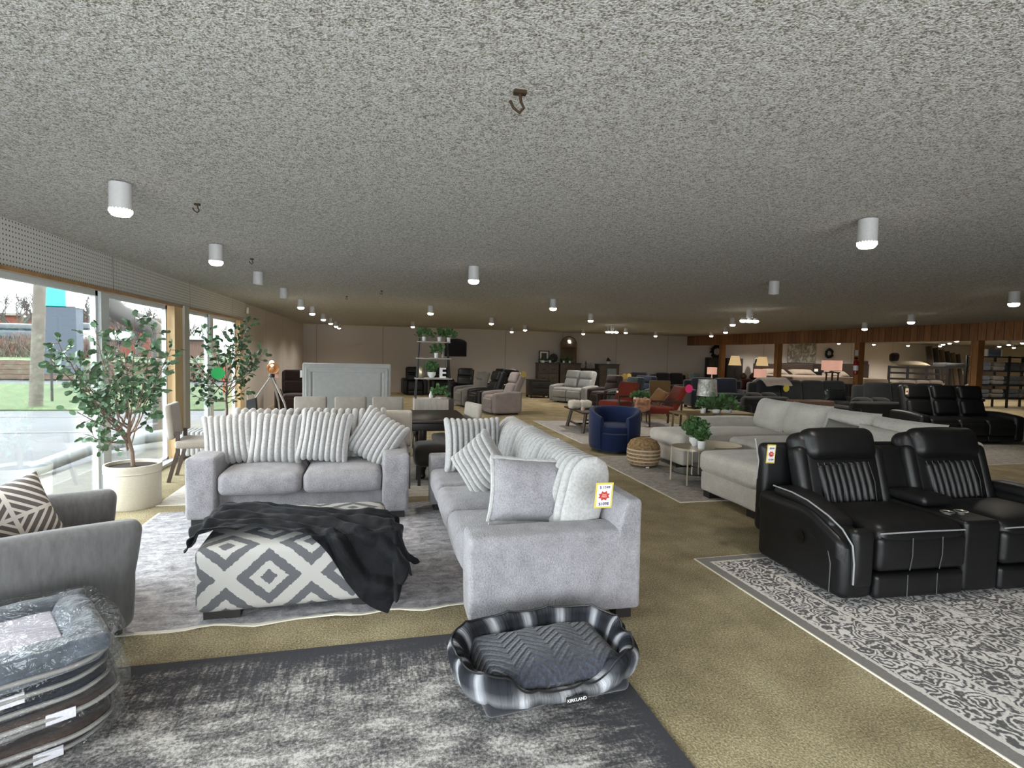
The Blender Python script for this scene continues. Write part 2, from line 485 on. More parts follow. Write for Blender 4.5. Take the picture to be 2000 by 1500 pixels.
def glass_mat():
    t = NT('window_glass'); tr = t.n('ShaderNodeBsdfTransparent', {0: (.97, .99, .98, 1)}); gl = t.n('ShaderNodeBsdfGlossy', {'Roughness': .02})
    fr = t.n('ShaderNodeFresnel', {0: 1.25}); mx = t.n('ShaderNodeMixShader', {0: t.math('MULTIPLY', fr.outputs[0], .5), 1: tr, 2: gl})
    t.t.links.new(mx.outputs[0], t.out.inputs[0]); return t.m


m_glass = glass_mat()
for k, (a, b) in enumerate([(-2.6, 1.9), (2.05, 6.6), (6.78, 8.5), (9.05, 10.35), (10.55, 12.15)]):
    m = MB()
    for yy in (a + .03, b - .03): m.box(WX - .05, yy, 1.1, .05, .05, 2.17)
    for zz in (.04, 2.15): m.box(WX - .05, (a + b) / 2, zz, .05, b - a, .06)
    fr = struct('window_%d' % (k + 1), m, m_alu)
    part('pane', MB().box(WX - .05, (a + b) / 2, 1.1, .008, b - a - .1, 2.1), m_glass, fr)
m = MB().box(WX - .04, 6.69, 1.1, .08, .17, 2.2)
m.box(WX - .04, 1.97, 1.1, .08, .17, 2.2).box(WX - .04, 10.45, 1.1, .08, .19, 2.2)
struct('trim_3', m, m_alu)
struct('trim_4', MB().box(WX - .02, 8.68, 1.1, .16, .32, 2.2).box(WX - .02, 12.28, 1.1, .16, .24, 2.2), m_palewood)
struct('trim_5', MB().box(WX - .01, 8.93, 1.1, .2, .2, 2.2).box(WX - .01, 12.5, 1.1, .2, .22, 2.2), wall_mat('post_paint', '#c2beb4'))
struct('trim_6', MB().box(WX + .0, 5.0, .02, .16, 15.4, .05), m_alu)
# wood fascia and posts along the opening to the side showroom
m_panel = wood('walnut_panelling', '#7a5233', '#a8744a', scale=2.2, axis=(9, 9, .8), planks=5.5)
BX = 13.35
struct('trim_7', MB().box(BX, (YB + FY) / 2, 2.37, .3, FY - YB, .4), m_panel)
m_post = wood('walnut_post', '#74502f', '#a06d3f', scale=2.5, axis=(9, 9, .8))
for k, yy in enumerate((19.5, 16.3, 13.0, 9.8, 6.5)):
    m = MB().box(BX, yy, 1.09, .17, .17, 2.18)
    for s_ in (-1, 1): m.box(BX - .09, yy + s_ * .07, 1.09, .02, .03, 2.18)
    struct('pillar_%d' % (k + 1), m, m_post)
struct('baseboard_left', MB().box(WX + .008, 17.25, .04, .016, 9.3, .08), m_wall2)
struct('baseboard_back', MB().box(14, FY - .008, .04, 33, .016, .08), m_wall2)
struct('trim_8', MB().box(3.6, FY - .02, CEIL - .02, 13, .03, .04), m_wall2)

# ---------------------------------------------------------------- outside
m = MB().box(-40, 45, -.16, 73, 220, .1)
struct('street_asphalt', m, plain('wet_asphalt', '#3f4145', .7, var=.2, bscale=.6))
struct('ceiling_bounce_strip', MB().box(-3.5, 4, -.09, 1.0, 30, .1), plain('pale_bounce', '#5a5955', .9))  # pale strip added below the windows to bounce daylight onto the ceiling
m_grass = plain('spring_grass', '#38491f', .95, var=.35, bscale=3, bump=.5)
struct('lawn', MB().box(-30, 21.5, -.13, 55, 10.4, .1), m_grass)
struct('lawn_beyond', MB().box(-30, 36, .35, 55, 12, .9), m_grass)
struct('lawn_across_street', MB().box(-45, 88, -.1, 120, 50, .2), m_grass)
struct('road_marking', MB().box(-10, 12.3, -.105, 10, .1, .012).box(-10, 14.9, -.105, 10, .06, .012), plain('road_paint', '#5f6164', .7))
m = MB()
for k in range(4): m.box(-16, 29.7, .05 + k * .22, 30, .3, .205)
tag(m.build('retaining_wall', wood('landscape_timber', '#3f2c22', '#5a4030', axis=(1, 6, 6))), 'low retaining wall of stacked brown timbers across the lawn', 'wall')
m_bark = plain('grey_bark', '#4a4440', .95, var=.2, bump=.5, bscale=20)
p0 = U(70, 795, 17.2)
tag(MB().tube([(p0.x, 17.2, -.1), (p0.x + .45, 17.2, 9)], .155, 14, taper=.10).build('utility_pole', plain('weathered_pole', '#5e574f', .9, var=.25, bscale=8)), 'weathered wooden utility pole standing on the grass outside the window', 'pole')
# pylon sign
a = U(95, 730, 24); b = U(155, 600, 24)
t_ = thing('pylon_sign', 'tall slate blue pylon sign with bright teal and white head', 'sign', (0, 0, 0))
part('sign_base', MB().box((a.x + b.x) / 2, 24, (a.z + b.z) / 2, b.x - a.x, .5, b.z - a.z), plain('slate_blue_panel', '#39424f', .6), t_)
h0 = U(93, 600, 24); h1 = U(158, 560, 24)
part('sign_head', MB().box(h0.x + (h1.x - h0.x) * .33, 24, (h0.z + h1.z) / 2, (h1.x - h0.x) * .66, .5, h1.z - h0.z), plain('teal_sign_face', '#1fb3ad', .4, emit=.55), t_, 'teal lit face')
part('sign_head', MB().box(h0.x + (h1.x - h0.x) * .83, 24, (h0.z + h1.z) / 2, (h1.x - h0.x) * .34, .5, h1.z - h0.z), plain('white_sign_face', '#e9e4df', .4, emit=.6), t_, 'white lit face')
q = U(102, 785, 18.7)
part('post', MB().tube([(q.x, 18.7, -.08), (q.x, 18.7, 1.4)], .035), m_black, t_)


def bare_tree(px, base_py, top_py, Y, label, spread=1.0, seed=0, trunk=.4):
    rnd = random.Random(seed); b0 = U(px, base_py, Y); tp = U(px, top_py, Y); H = tp.z - b0.z
    b0.z = -.06; H = tp.z - b0.z; t = thing('bare_tree', label, 'tree', (b0.x, Y, b0.z)); m = MB(); m.tube([(0, 0, 0), (.1, 0, H * .3)], trunk, 7, taper=trunk * .7)
    tw = MB()

    def grow(p, d, L, r_, lv, mm):
        q = p + d * L; mid = (p + q) / 2 + Vector((rnd.uniform(-1, 1), rnd.uniform(-1, 1), 0)) * L * .08
        mm.tube([p, mid, q], max(r_, .035), 4, taper=r_ * .6)
        if lv <= 0: return
        for k in range(3):
            nd = (d + Vector((rnd.uniform(-1, 1), rnd.uniform(-1, 1), rnd.uniform(-.2, .7))) * .75 * spread).normalized()
            grow(q if k else mid, nd, L * .72, r_ * .58, lv - 1, tw)
    for k in range(4):
        a_ = k * PI / 2 + rnd.random(); grow(Vector((.08, 0, H * .27)), Vector((math.cos(a_) * .6 * spread, math.sin(a_) * .5, 1)).normalized(), H * .26, trunk * .5, 4, m)
    part('trunk', m, m_bark, t); part('twigs', tw, m_bark, t)


bare_tree(37, 668, 560, 60, 'bare spreading tree in front of the brick building, left of the pole', 1.2, 3, .35)
bare_tree(172, 668, 570, 58, 'bare tree between the pylon sign and the window mullion', 1.0, 5)
bare_tree(225, 700, 575, 45, 'bare twiggy tree seen above the near potted tree', 1.2, 8, .2)
bare_tree(268, 700, 590, 50, 'bare tree beside the arched grey pipe outside', 1.2, 11, .2)
bare_tree(372, 672, 615, 90, 'hazy bare tree beyond the far window, left pane', 1.4, 14)
bare_tree(458, 672, 618, 104, 'hazy bare tree beyond the far window, right pane', 1.4, 17)
t_ = thing('brick_building', 'long low red brick building across the street', 'building', (0, 0, 0))
a = U(-60, 672, 75); b = U(290, 625, 75); a.z = -.06
part('wall', MB().box((a.x + b.x) / 2, 79, (a.z + b.z) / 2, b.x - a.x, 8, b.z - a.z), plain('red_brick', '#6a3328', .9, var=.2, bscale=4), t_)
part('roof', MB().box((a.x + b.x) / 2, 79, b.z + .15, b.x - a.x + 1, 9, .3), plain('pale_roof', '#77706a', .8), t_)
for px in (10, 47, 162, 250):
    q = U(px, 650, 74.9); part('window', MB().box(q.x, 74.95, q.z, 1.8, .1, 1.4), plain('dark_pane', '#23292f', .2), t_)
t_ = thing('brick_building', 'distant low house with a pale blue roof beyond the far window', 'building', (0, 0, 0))
a = U(352, 674, 70); b = U(400, 664, 70); a.z = -.06
part('wall', MB().box((a.x + b.x) / 2, 73, (a.z + b.z) / 2, b.x - a.x, 6, b.z - a.z), plain('brown_brick', '#5a4238', .9), t_)
m = MB(); X0, X1 = a.x - .4, b.x + .4; zt = U(380, 655, 70).z
m.add([(X0, 69.5, b.z), (X1, 69.5, b.z), (X1, 76.5, b.z), (X0, 76.5, b.z), (X0 + 1, 73, zt), (X1 - 1, 73, zt)], [(0, 1, 5, 4), (1, 2, 5), (2, 3, 4, 5), (3, 0, 4), (0, 3, 2, 1)])
part('roof', m, plain('blue_grey_roof', '#5d6a78', .7), t_)


def car(px, py, Y, col, label, L=4.6, rz=0):
    q = U(px, py, Y); t = thing('parked_car', label, 'car', (q.x, Y, q.z), rz)
    part('body', MB().soft(L, 1.8, .65, .2, (.05, 0, .05), 5, (0, 0, .6)), plain('car_paint_' + col[1:], col, .25), t)
    part('cabin', MB().soft(L * .55, 1.6, .55, .22, (0, 0, .05), 4, (-.2, 0, 1.1)), plain('car_glass', '#2b3138', .15), t)
    for sx_ in (-1, 1):
        for sy_ in (-1, 1): part('wheel', MB().lathe([(.33, -.1), (.33, .1)], 16, TR(sx_ * L * .31, sy_ * .8, .33, PI / 2)), m_black, t)


car(17, 668, 50, '#5b1420', 'dark red car parked in front of the brick building')
car(54, 670, 48, '#2a3340', 'dark blue pickup parked beside the utility pole', 5.2)
car(172, 672, 43, '#b9bcbf', 'white car parked beyond the pylon sign')
# low hedge and iron fence


def shrub(px, Y, z0, w_, h_, label, col, seed):
    rnd = random.Random(seed); q = U(px, 700, Y); t = thing('twiggy_hedge', label, 'hedge', (q.x, Y, z0)); m = MB()
    for k in range(260):
        a_ = rnd.uniform(-1, 1); p = Vector((a_ * w_ / 2, rnd.uniform(-.6, .6), 0)); e = Vector((p.x + rnd.uniform(-.5, .5), p.y + rnd.uniform(-.4, .4), h_ * rnd.uniform(.6, 1) * (1 - .5 * a_ * a_)))
        m.tube([p, (p + e) / 2 + Vector((rnd.uniform(-.1, .1), 0, 0)), e], .018, 3)
    o = part('twigs', m, plain('hedge_twigs', col, .95), t)


shrub(34, 36, .8, 3.0, 1.4, 'brown twiggy hedge on the far lawn left of the pole', '#5c4a44', 2)
shrub(182, 36, .8, 2.2, 1.3, 'brown twiggy hedge on the far lawn beneath the sign', '#5c4a44', 4)
a = U(225, 715, 31); b = U(470, 715, 31)
m = MB(); n = int((b.x - a.x) / .16)
for k in range(n): m.tube([(a.x + k * .16, 31, .8), (a.x + k * .16, 31, 1.85)], .012, 4)
for zz in (.95, 1.75): m.bar((a.x, 31, zz), (b.x, 31, zz), .03)
tag(m.build('iron_fence', m_black), 'black iron picket fence on the retaining wall outside', 'fence')
# arched grey pipe outside the second pane
a = U(213, 590, 11); b_ = U(250, 620, 11); c_ = U(295, 640, 11); d_ = U(316, 672, 11); e_ = U(318, 790, 11)
pts = []
ctrl = [U(200, 545, 11), a, U(232, 610, 11), b_, c_, U(310, 650, 11), d_, U(318, 720, 11), e_, Vector((e_.x, 11, -.1))]
tag(MB().tube(ctrl, .16, 14).build('bent_pipe', plain('galvanised_pipe', '#35322f', .6, .0)), 'thick grey bent pipe arching down outside the second pane', 'pipe')
q0 = [Vector((-4.55, 9.0, .0)), Vector((-4.3, 8.5, .02)), Vector((-4.1, 8.5, .12)), Vector((-3.85, 8.75, .2)), Vector((-3.6, 9.1, .25))]
tag(MB().tube([(-4.35, 8.1, -.02), (-4.25, 8.6, .03), (-4.1, 9.1, .1), (-3.8, 9.6, .14), (-3.45, 9.95, .16)], .095, 14).build('drain_pipe', plain('white_pvc', '#8f9498', .5)), 'pale curved drain pipe lying on the asphalt beneath the window', 'pipe')
tag(MB().box(-5.6, 22, .5, .05, .05, 1.2).box(-5.6, 22, 1.0, .05, .05, .2).build('stake_marker', plain('orange_marker', '#a5401e', .7)), 'orange marker stake on the grass behind the near potted tree', 'marker')

# ---------------------------------------------------------------- ceiling lamps and hooks
m_lampbody = plain('white_lamp_can', '#c3c3c3', .5)
m_glow = plain('lamp_glow', '#fff4e4', .5, emit=16)
m_off = plain('lamp_unlit', '#8d8d8a', .5)


def can_light(x, y, label, on=True, group='white cylinder ceiling lamps', power=5, heads=1, z=CEIL):
    t = thing('ceiling_lamp', label, 'ceiling lamp', (x, y, z), 0, group)
    part('can', MB().lathe([(.058, -.005), (.06, -.16), (.05, -.16), (.05, -.10)], 24), m_lampbody, t)
    for k in range(heads):
        dx = (k - (heads - 1) / 2) * .135
        if heads > 1: part('lamp_head', MB().lathe([(.03, -.16), (.055, -.21), (.05, -.215)], 16, TR(dx)), m_lampbody, t)
        dz = -.055 if heads > 1 else 0
        part('lens', MB().lathe([(.004, -.20), (.045, -.192), (.06, -.172), (.06, -.155)] if on else [(.02, -.150), (.05, -.15)], 20, TR(dx, 0, dz)), m_glow if on else m_off, t)
    if on and power:
        l = bpy.data.lights.new('bulb', 'SPOT'); l.energy = power * 10 * heads; l.spot_size = R(150); l.spot_blend = .8; l.shadow_soft_size = .06; l.color = (1, .91, .80)
        o = bpy.data.objects.new('bulb', l); COL.objects.link(o); o.parent = t; o.location = (0, 0, -.24)
    return t


ORD = ['nearest', 'second', 'third', 'fourth', 'fifth', 'sixth', 'seventh', 'eighth', 'ninth', 'tenth']
rows = [(-1.50, [3.73, 5.65, 7.45, 9.3, 11.2, 13.0, 15.4, 17.6, 19.6, 21.0], 'row beside the windows', {2, 3}),
        (.98, [6.0, 11.4, 17.9], 'row above the loveseat and dining table', set()),
        (2.85, [3.05, 9.0, 14.4], 'row above the black recliner and gray lift chairs', {0} - {0}),
        (4.6, [5.75, 11.7, 17.5, 19.4], 'row above the coffee table', {0}),
        (7.2, [16.8, 19.0], 'pair before the arched mirror', set()),
        (7.9, [5.4, 11.2, 16.9], 'row above the charcoal sectional', set()),
        (10.0, [8.6, 14.5, 18.8], 'row beside the walnut fascia', set()),
        (11.3, [10.9, 17.2], 'pair nearest the walnut pillars', set())]
for X_, ys, where, off in rows:
    for k, yy in enumerate(ys):
        if X_ == 2.85 and k == 0: xx = 3.14
        else: xx = X_
        can_light(xx, yy, 'white cylinder ceiling lamp, %s in the %s' % (ORD[k], where), k not in off, power=(12 if X_ >= 10 else 5 if yy < 9 else 7.5 if yy < 20.5 else 0))
can_light(6.85, 9.2, 'white ceiling lamp with three bulb heads above the grey sectional', True, 'three headed ceiling lamps', 5, 3)
can_light(6.85, 15.6, 'white ceiling lamp with three bulb heads near the arched mirror', True, 'three headed ceiling lamps', 5, 3)
side = [(16.4, 20.6), (18.1, 20.5), (16.8, 18.4), (19.8, 20.4), (21.6, 20.3), (17.4, 16.0), (23.4, 20.2), (24.5, 19.6), (22.4, 17.8), (21.2, 16.6), (19.2, 14.8), (17.6, 13.3), (25.7, 18.0), (23.6, 16.2), (27.4, 18.6), (21.9, 14.6)]
side.sort(key=lambda q: q[0] / q[1])
nm = ['leftmost', 'second from left', 'third from left', 'fourth from left', 'fifth from left', 'sixth from left', 'seventh from left', 'eighth from left', 'eighth from right', 'seventh from right', 'sixth from right', 'fifth from right', 'fourth from right', 'third from right', 'second from right', 'rightmost']
for k, (x, yy) in enumerate(side):
    can_light(x, yy, 'ceiling lamp beyond the walnut fascia, %s' % nm[k], True, 'ceiling lamps in the side showroom', 11)


def hook(x, y, label, s=1.0):
    t = thing('ceiling_hook', label, 'hook', (x, y, CEIL), 0, 'rusty ceiling hooks')
    part('plate', MB().box(0, 0, -.006, .035 * s, .02 * s, .012), m_rust, t)
    part('hook', MB().tube([(0, 0, -.01), (.004, 0, -.03 * s), (.012 * s, 0, -.045 * s), (0, 0, -.06 * s), (-.018 * s, 0, -.048 * s), (-.028 * s, 0, -.03 * s)], .004 * s, 6), m_rust, t)


m_rust = plain('rusty_iron', '#3a2a18', .8, .3)
hook(.48, 1.98, 'rusty hook in the middle of the near ceiling', 1.3)
hook(-1.2, 4.1, 'small rusty hook beside the nearest window-row lamp')
hook(-1.35, 6.4, 'small rusty hook beside the second window-row lamp')
hook(-.6, 10.2, 'tiny hook on the ceiling right of the sixth window-row lamp')
hook(-.0, 9.0, 'tiny hook on the ceiling above the grey headboard')
q = U(480, 606, 12.95)
tag(MB().soft(.05, .08, .14, .02, seg=1).build('motion_sensor', m_white, loc=(WX + .03, 12.95, 2.42)), 'small white sensor on the wall just past the far window', 'sensor')

# ---------------------------------------------------------------- rugs
rug('area_rug', 'dark distressed rug with charcoal border under the plaid dog bed', -2.27, .62, 3.5, 2.4, streaky_rug(), rz=R(.6))
m_rugB = faded_rug('silver_faded_rug', '#636267', '#979598', '#b9b7b9', 1.0, 3.1, 2.5, .02)
rug('area_rug', 'faded silver grey rug under the loveseat and diamond ottoman', -2.05, 3.37, 3.0, 2.48, m_rugB, rz=R(.5), wavy=.02)
rug('area_rug', 'grey damask rug under the black reclining loveseat', 2.52, 1.2, 4.6, 2.66, damask_rug(4.6, 2.66), rz=R(1.2))
rug('area_rug', 'beige and grey rug under the dining table', -2.2, 6.12, 2.9, 2.3, faded_rug('beige_grey_rug', '#a39d92', '#beb8ae', '#d3cec6', .8, 2.9, 2.3, .02))
rug('area_rug', 'mottled grey rug under the jute pouf and glass tables', 3.26, 5.42, 3.6, 2.7, faded_rug('mottled_grey_rug', '#7c7975', '#9f9b95', '#b9b4ad', 1.3, 3.6, 2.7, .02), wavy=.012)
rug('area_rug', 'pale fringed rug under the wooden coffee table', 3.6, 9.38, 3.4, 3.35, faded_rug('pale_fringed_rug', '#8a8886', '#aaa8a6', '#c3c0bb', 1.2, 3.4, 3.35, .03))
t = NT('black_striped_rug'); s_ = t.n('ShaderNodeSeparateXYZ', {0: t.coord('UV')}); fr = t.math('FRACT', t.math('MULTIPLY', s_.outputs[1], 2.0))
t.p(Base_Color=t.mix(t.math('GREATER_THAN', fr, .86), c('#aaa49b'), c('#151515')), Roughness=1)
rug('area_rug', 'pale rug with thin black stripes behind the blue chair', 4.35, 8.55, 1.9, 1.9, t.m, z=.009)
rug('area_rug', 'grey patterned rug before the black reclining sofa at the right', 9.3, 6.7, 4.2, 3.2, faded_rug('dim_grey_rug', '#6c6863', '#8f8a83', '#a8a299', 1.4, 4.2, 3.2, .02), rz=R(2))

# ---------------------------------------------------------------- upholstery builders
m_ribbed_dark = m_plush


def price_tag(par, T, w_=.075, h_=.12, words=('SALE', '$'), label='yellow bordered price tag'):
    o = part('price_tag', MB().box(0, 0, 0, w_, .003, h_), plain('tag_yellow', '#c9b94a', .6), par, label); o.matrix_local = T
    part('tag_face', MB().box(0, -.002, 0, w_ * .82, .002, h_ * .86), plain('tag_white', '#dcd8dc', .6), o)
    m = MB(); n = 16; vs = [(0, 0, 0)] + [(math.cos(2 * PI * k / n) * w_ * (.36 if k % 2 else .24), 0, math.sin(2 * PI * k / n) * w_ * (.3 if k % 2 else .2)) for k in range(n)]
    m.add(vs + [(v[0], .001, v[2]) for v in vs], [(0, 1 + (k + 1) % n, 1 + k) for k in range(n)] + [(n + 1, n + 2 + k, n + 2 + (k + 1) % n) for k in range(n)], TR(0, -.0042, -.002))
    part('starburst', m, plain('tag_red', '#b3372f', .6), o)
    for k, (wd, zz, sz) in enumerate(words):
        text('lettering', wd, sz, plain('tag_ink', '#3c3560', .6) if k != 1 else plain('tag_cream', '#e6cfc2', .6), o, TR(0, -.0062, zz, PI / 2))
    return o


def starburst(par, T, r_, col, name='starburst_tag', label=None):
    m = MB(); n = 28; vs = []
    for y in (-.0015, .0015):
        vs.append((0, y, 0)); vs += [(math.cos(2 * PI * k / n) * r_ * (1 if k % 2 else .86), y, math.sin(2 * PI * k / n) * r_ * (1 if k % 2 else .86)) for k in range(n)]
    fs = [(0, 1 + k, 1 + (k + 1) % n) for k in range(n)] + [(n + 1, n + 2 + (k + 1) % n, n + 2 + k) for k in range(n)] + [(1 + k, n + 2 + k, n + 2 + (k + 1) % n, 1 + (k + 1) % n) for k in range(n)]
    m.add(vs, fs); o = part(name, m, plain('burst_' + col[1:], col, .6), par, label, smooth=False)
    if T is not None: o.matrix_local = T
    return o


def plush_sofa(name, label, L, D, loc, rz, ncush, armH=.61, armW=.25, seatZ=.49):
    """local: width along x centred, front at y=0 facing -y"""
    t = thing(name, label, 'sofa', loc, rz)
    W = L - 2 * armW
    part('base', MB().soft(W + .02, D - .12, .24, .02, (0, .0, 0), 6, (0, D / 2 + .05, .19), lump=.004), m_chen, t)
    for s_ in (-1, 1):
        part('arm', MB().soft(armW, D, armH - .07, .028, (.006, .006, .008), 8, (s_ * (L - armW) / 2, D / 2, (armH + .07) / 2), lump=.007, lf=3), m_chen, t)
    # back frame, low and raked
    def rake(q): return Vector((q[0], q[1] + .10 * max(0, q[2]) / .34 * (.1 - q[1]) / .2, q[2]))
    part('back_frame', MB().soft(L - .004, .20, .68, .03, (0, .0, .0), 8, (0, D - .105, .41), lump=.005, fn=rake), m_chen, t)
    cw = W / ncush
    for k in range(ncush):
        part('seat_cushion', MB().soft(cw - .012, D - .30, .20, .06, (.004, .015, .035), 8, (-W / 2 + cw * (k + .5), (D - .30) / 2 - .005, seatZ - .115), lump=.008, lf=4), m_chen, t)
    for k in range(ncush):
        rb = 11
        o = part('back_cushion', MB().pillow(cw + .08, .52, .29, rb, .048, pinch=.05, pw=.42, seed=k), m_plush, t, 'ribbed plush back cushion')
        o.matrix_local = TR(-W / 2 + cw * (k + .5), D - .285, seatZ + .215, R(-12), 0, 0)
    for sx_ in (-1, 1):
        for sy_ in (.09, D - .09):
            part('leg', MB().box(sx_ * (L / 2 - .12), sy_, .04, .16, .1, .08), m_black, t)
    return t


def scatter(label, loc, rot, w_=.5, h_=.48, th=.2, ribs=9, mat=None, name='throw_pillow', group=None, trim=False, amp=.028):
    t = thing(name, label, 'pillow', loc, 0, group)
    o = part('cover', MB().pillow(w_, h_, th, ribs, amp, pinch=.06, seed=len(label)), mat or m_plush, t)
    if trim:
        m = MB(); pts = []
        for k in range(81):
            s = k / 80 * 4; e = int(s) % 4; f = s - int(s) if s < 4 else 0
            u, v = [(-1 + 2 * f, -1), (1, -1 + 2 * f), (1 - 2 * f, 1), (-1, 1 - 2 * f)][e]
            pts.append((w_ / 2 * u * (1 - .06 * (1 - v * v)), math.sin(k * 2.1) * .006, h_ / 2 * v * (1 - .06 * (1 - u * u))))
        m.tube(pts, .017, 8); part('fringe', m, m_plush, t, 'plush edging')
    t.rotation_euler = rot
    return t


# loveseat and sofa in the foreground
LV = plush_sofa('loveseat', 'silver chenille loveseat with ribbed plush cushions facing the diamond ottoman', 1.95, 1.05, (-.70, 5.30, .009), 0, 2, armH=.62)
SF = plush_sofa('sofa', 'silver chenille sofa seen from its arm end beside the plaid dog bed', 2.72, 1.07, (.50, 4.38, .0), R(-90), 3, armH=.57, armW=.24, seatZ=.47)
price_tag(SF, TR(1.0 + .375, .80, .79, 0, 0, R(90)) @ TR(0, 0, 0, R(8), 0, 0), .11, .16, (('$ 1549', .052, .024), ('SALE\nPRICE', 0.0, .0125), ('$1098', -.052, .026)))
for k, (px, py, yaw, roll, Y, lab) in enumerate([
        (452, 857, 6, -6, 5.78, 'ribbed plush pillow leaning on the loveseat arm by the window'),
        (540, 856, 0, 2, 5.74, 'upright ribbed plush pillow, second from the window on the loveseat'),
        (634, 852, -3, 6, 5.68, 'ribbed plush pillow, third from the window on the loveseat'),
        (736, 855, -22, 28, 5.72, 'tilted ribbed plush pillow leaning on the right loveseat arm')]):
    q = U(px, py, Y); scatter(lab, (q.x, Y, q.z), (R(-16), R(roll), R(yaw)), .50, .47, .19, 9 if k != 1 else 8, group='ribbed pillows on the loveseat')
q = U(925, 868, 5.15); scatter('ribbed plush pillow standing against the far sofa arm', (q.x, 5.2, .74), (R(-10), 0, R(4)), .56, .48, .17, 10)
q = U(940, 908, 4.45); scatter('ribbed plush pillow tipped onto its corner on the sofa seat', (q.x, 4.45, q.z), (R(-12), R(-42), R(-32)), .42, .42, .16, 8)
q = U(1030, 955, 3.62); scatter('smooth chenille pillow with plush edging behind the near sofa arm', (q.x + .05, 3.52, .695), (R(-14), R(3), R(-6)), .66, .43, .2, 0, m_chen, trim=True)

# ---------------------------------------------------------------- diamond ottoman and black blanket


def diamond_mat():
    t = NT('ikat_diamond_fabric'); uv = t.coord('UV'); nz = t.noise(uv, 38, 3, .6)
    s = t.n('ShaderNodeSeparateXYZ', {0: uv})

    def tri(sock, per, off):
        a = t.math('MULTIPLY', t.math('ADD', sock, off), 1 / per); a = t.math('SUBTRACT', t.math('FRACT', a), .5); return t.math('MULTIPLY', t.math('ABSOLUTE', a), 2)
    a = tri(s.outputs[0], .475, .63); b = tri(s.outputs[1], .44, .235)
    d = t.math('ADD', a, b); d = t.math('ADD', d, t.math('MULTIPLY', t.math('SUBTRACT', nz.outputs[0], .5), .16))
    d = t.math('SUBTRACT', 1.0, t.math('ABSOLUTE', t.math('SUBTRACT', d, 1.0)))
    g = t.ramp(d, [(0, 1.0), (.2, 0.0), (.46, 1.0), (.78, 0.0)], 'CONSTANT')
    fine = t.noise(uv, 260, 2)
    t.p(Base_Color=t.mix(g, c('#a3a19d'), c('#545558')), Roughness=.95); t.bump(fine.outputs[0], .3, .003); return t.m


OT = thing('ottoman', 'large ottoman in grey and white diamond fabric on the silver rug', 'ottoman', (-.50, 3.90, .009), R(2.5))
part('body', MB().soft(1.12, .90, .39, .05, (.01, .012, .02), 14, (0, 0, .245), uvs=True), diamond_mat(), OT)
for sx_ in (-1, 1):
    for sy_ in (-1, 1): part('foot', MB().box(sx_ * .42, sy_ * .36, .03, .2, .1, .06), m_black, OT)


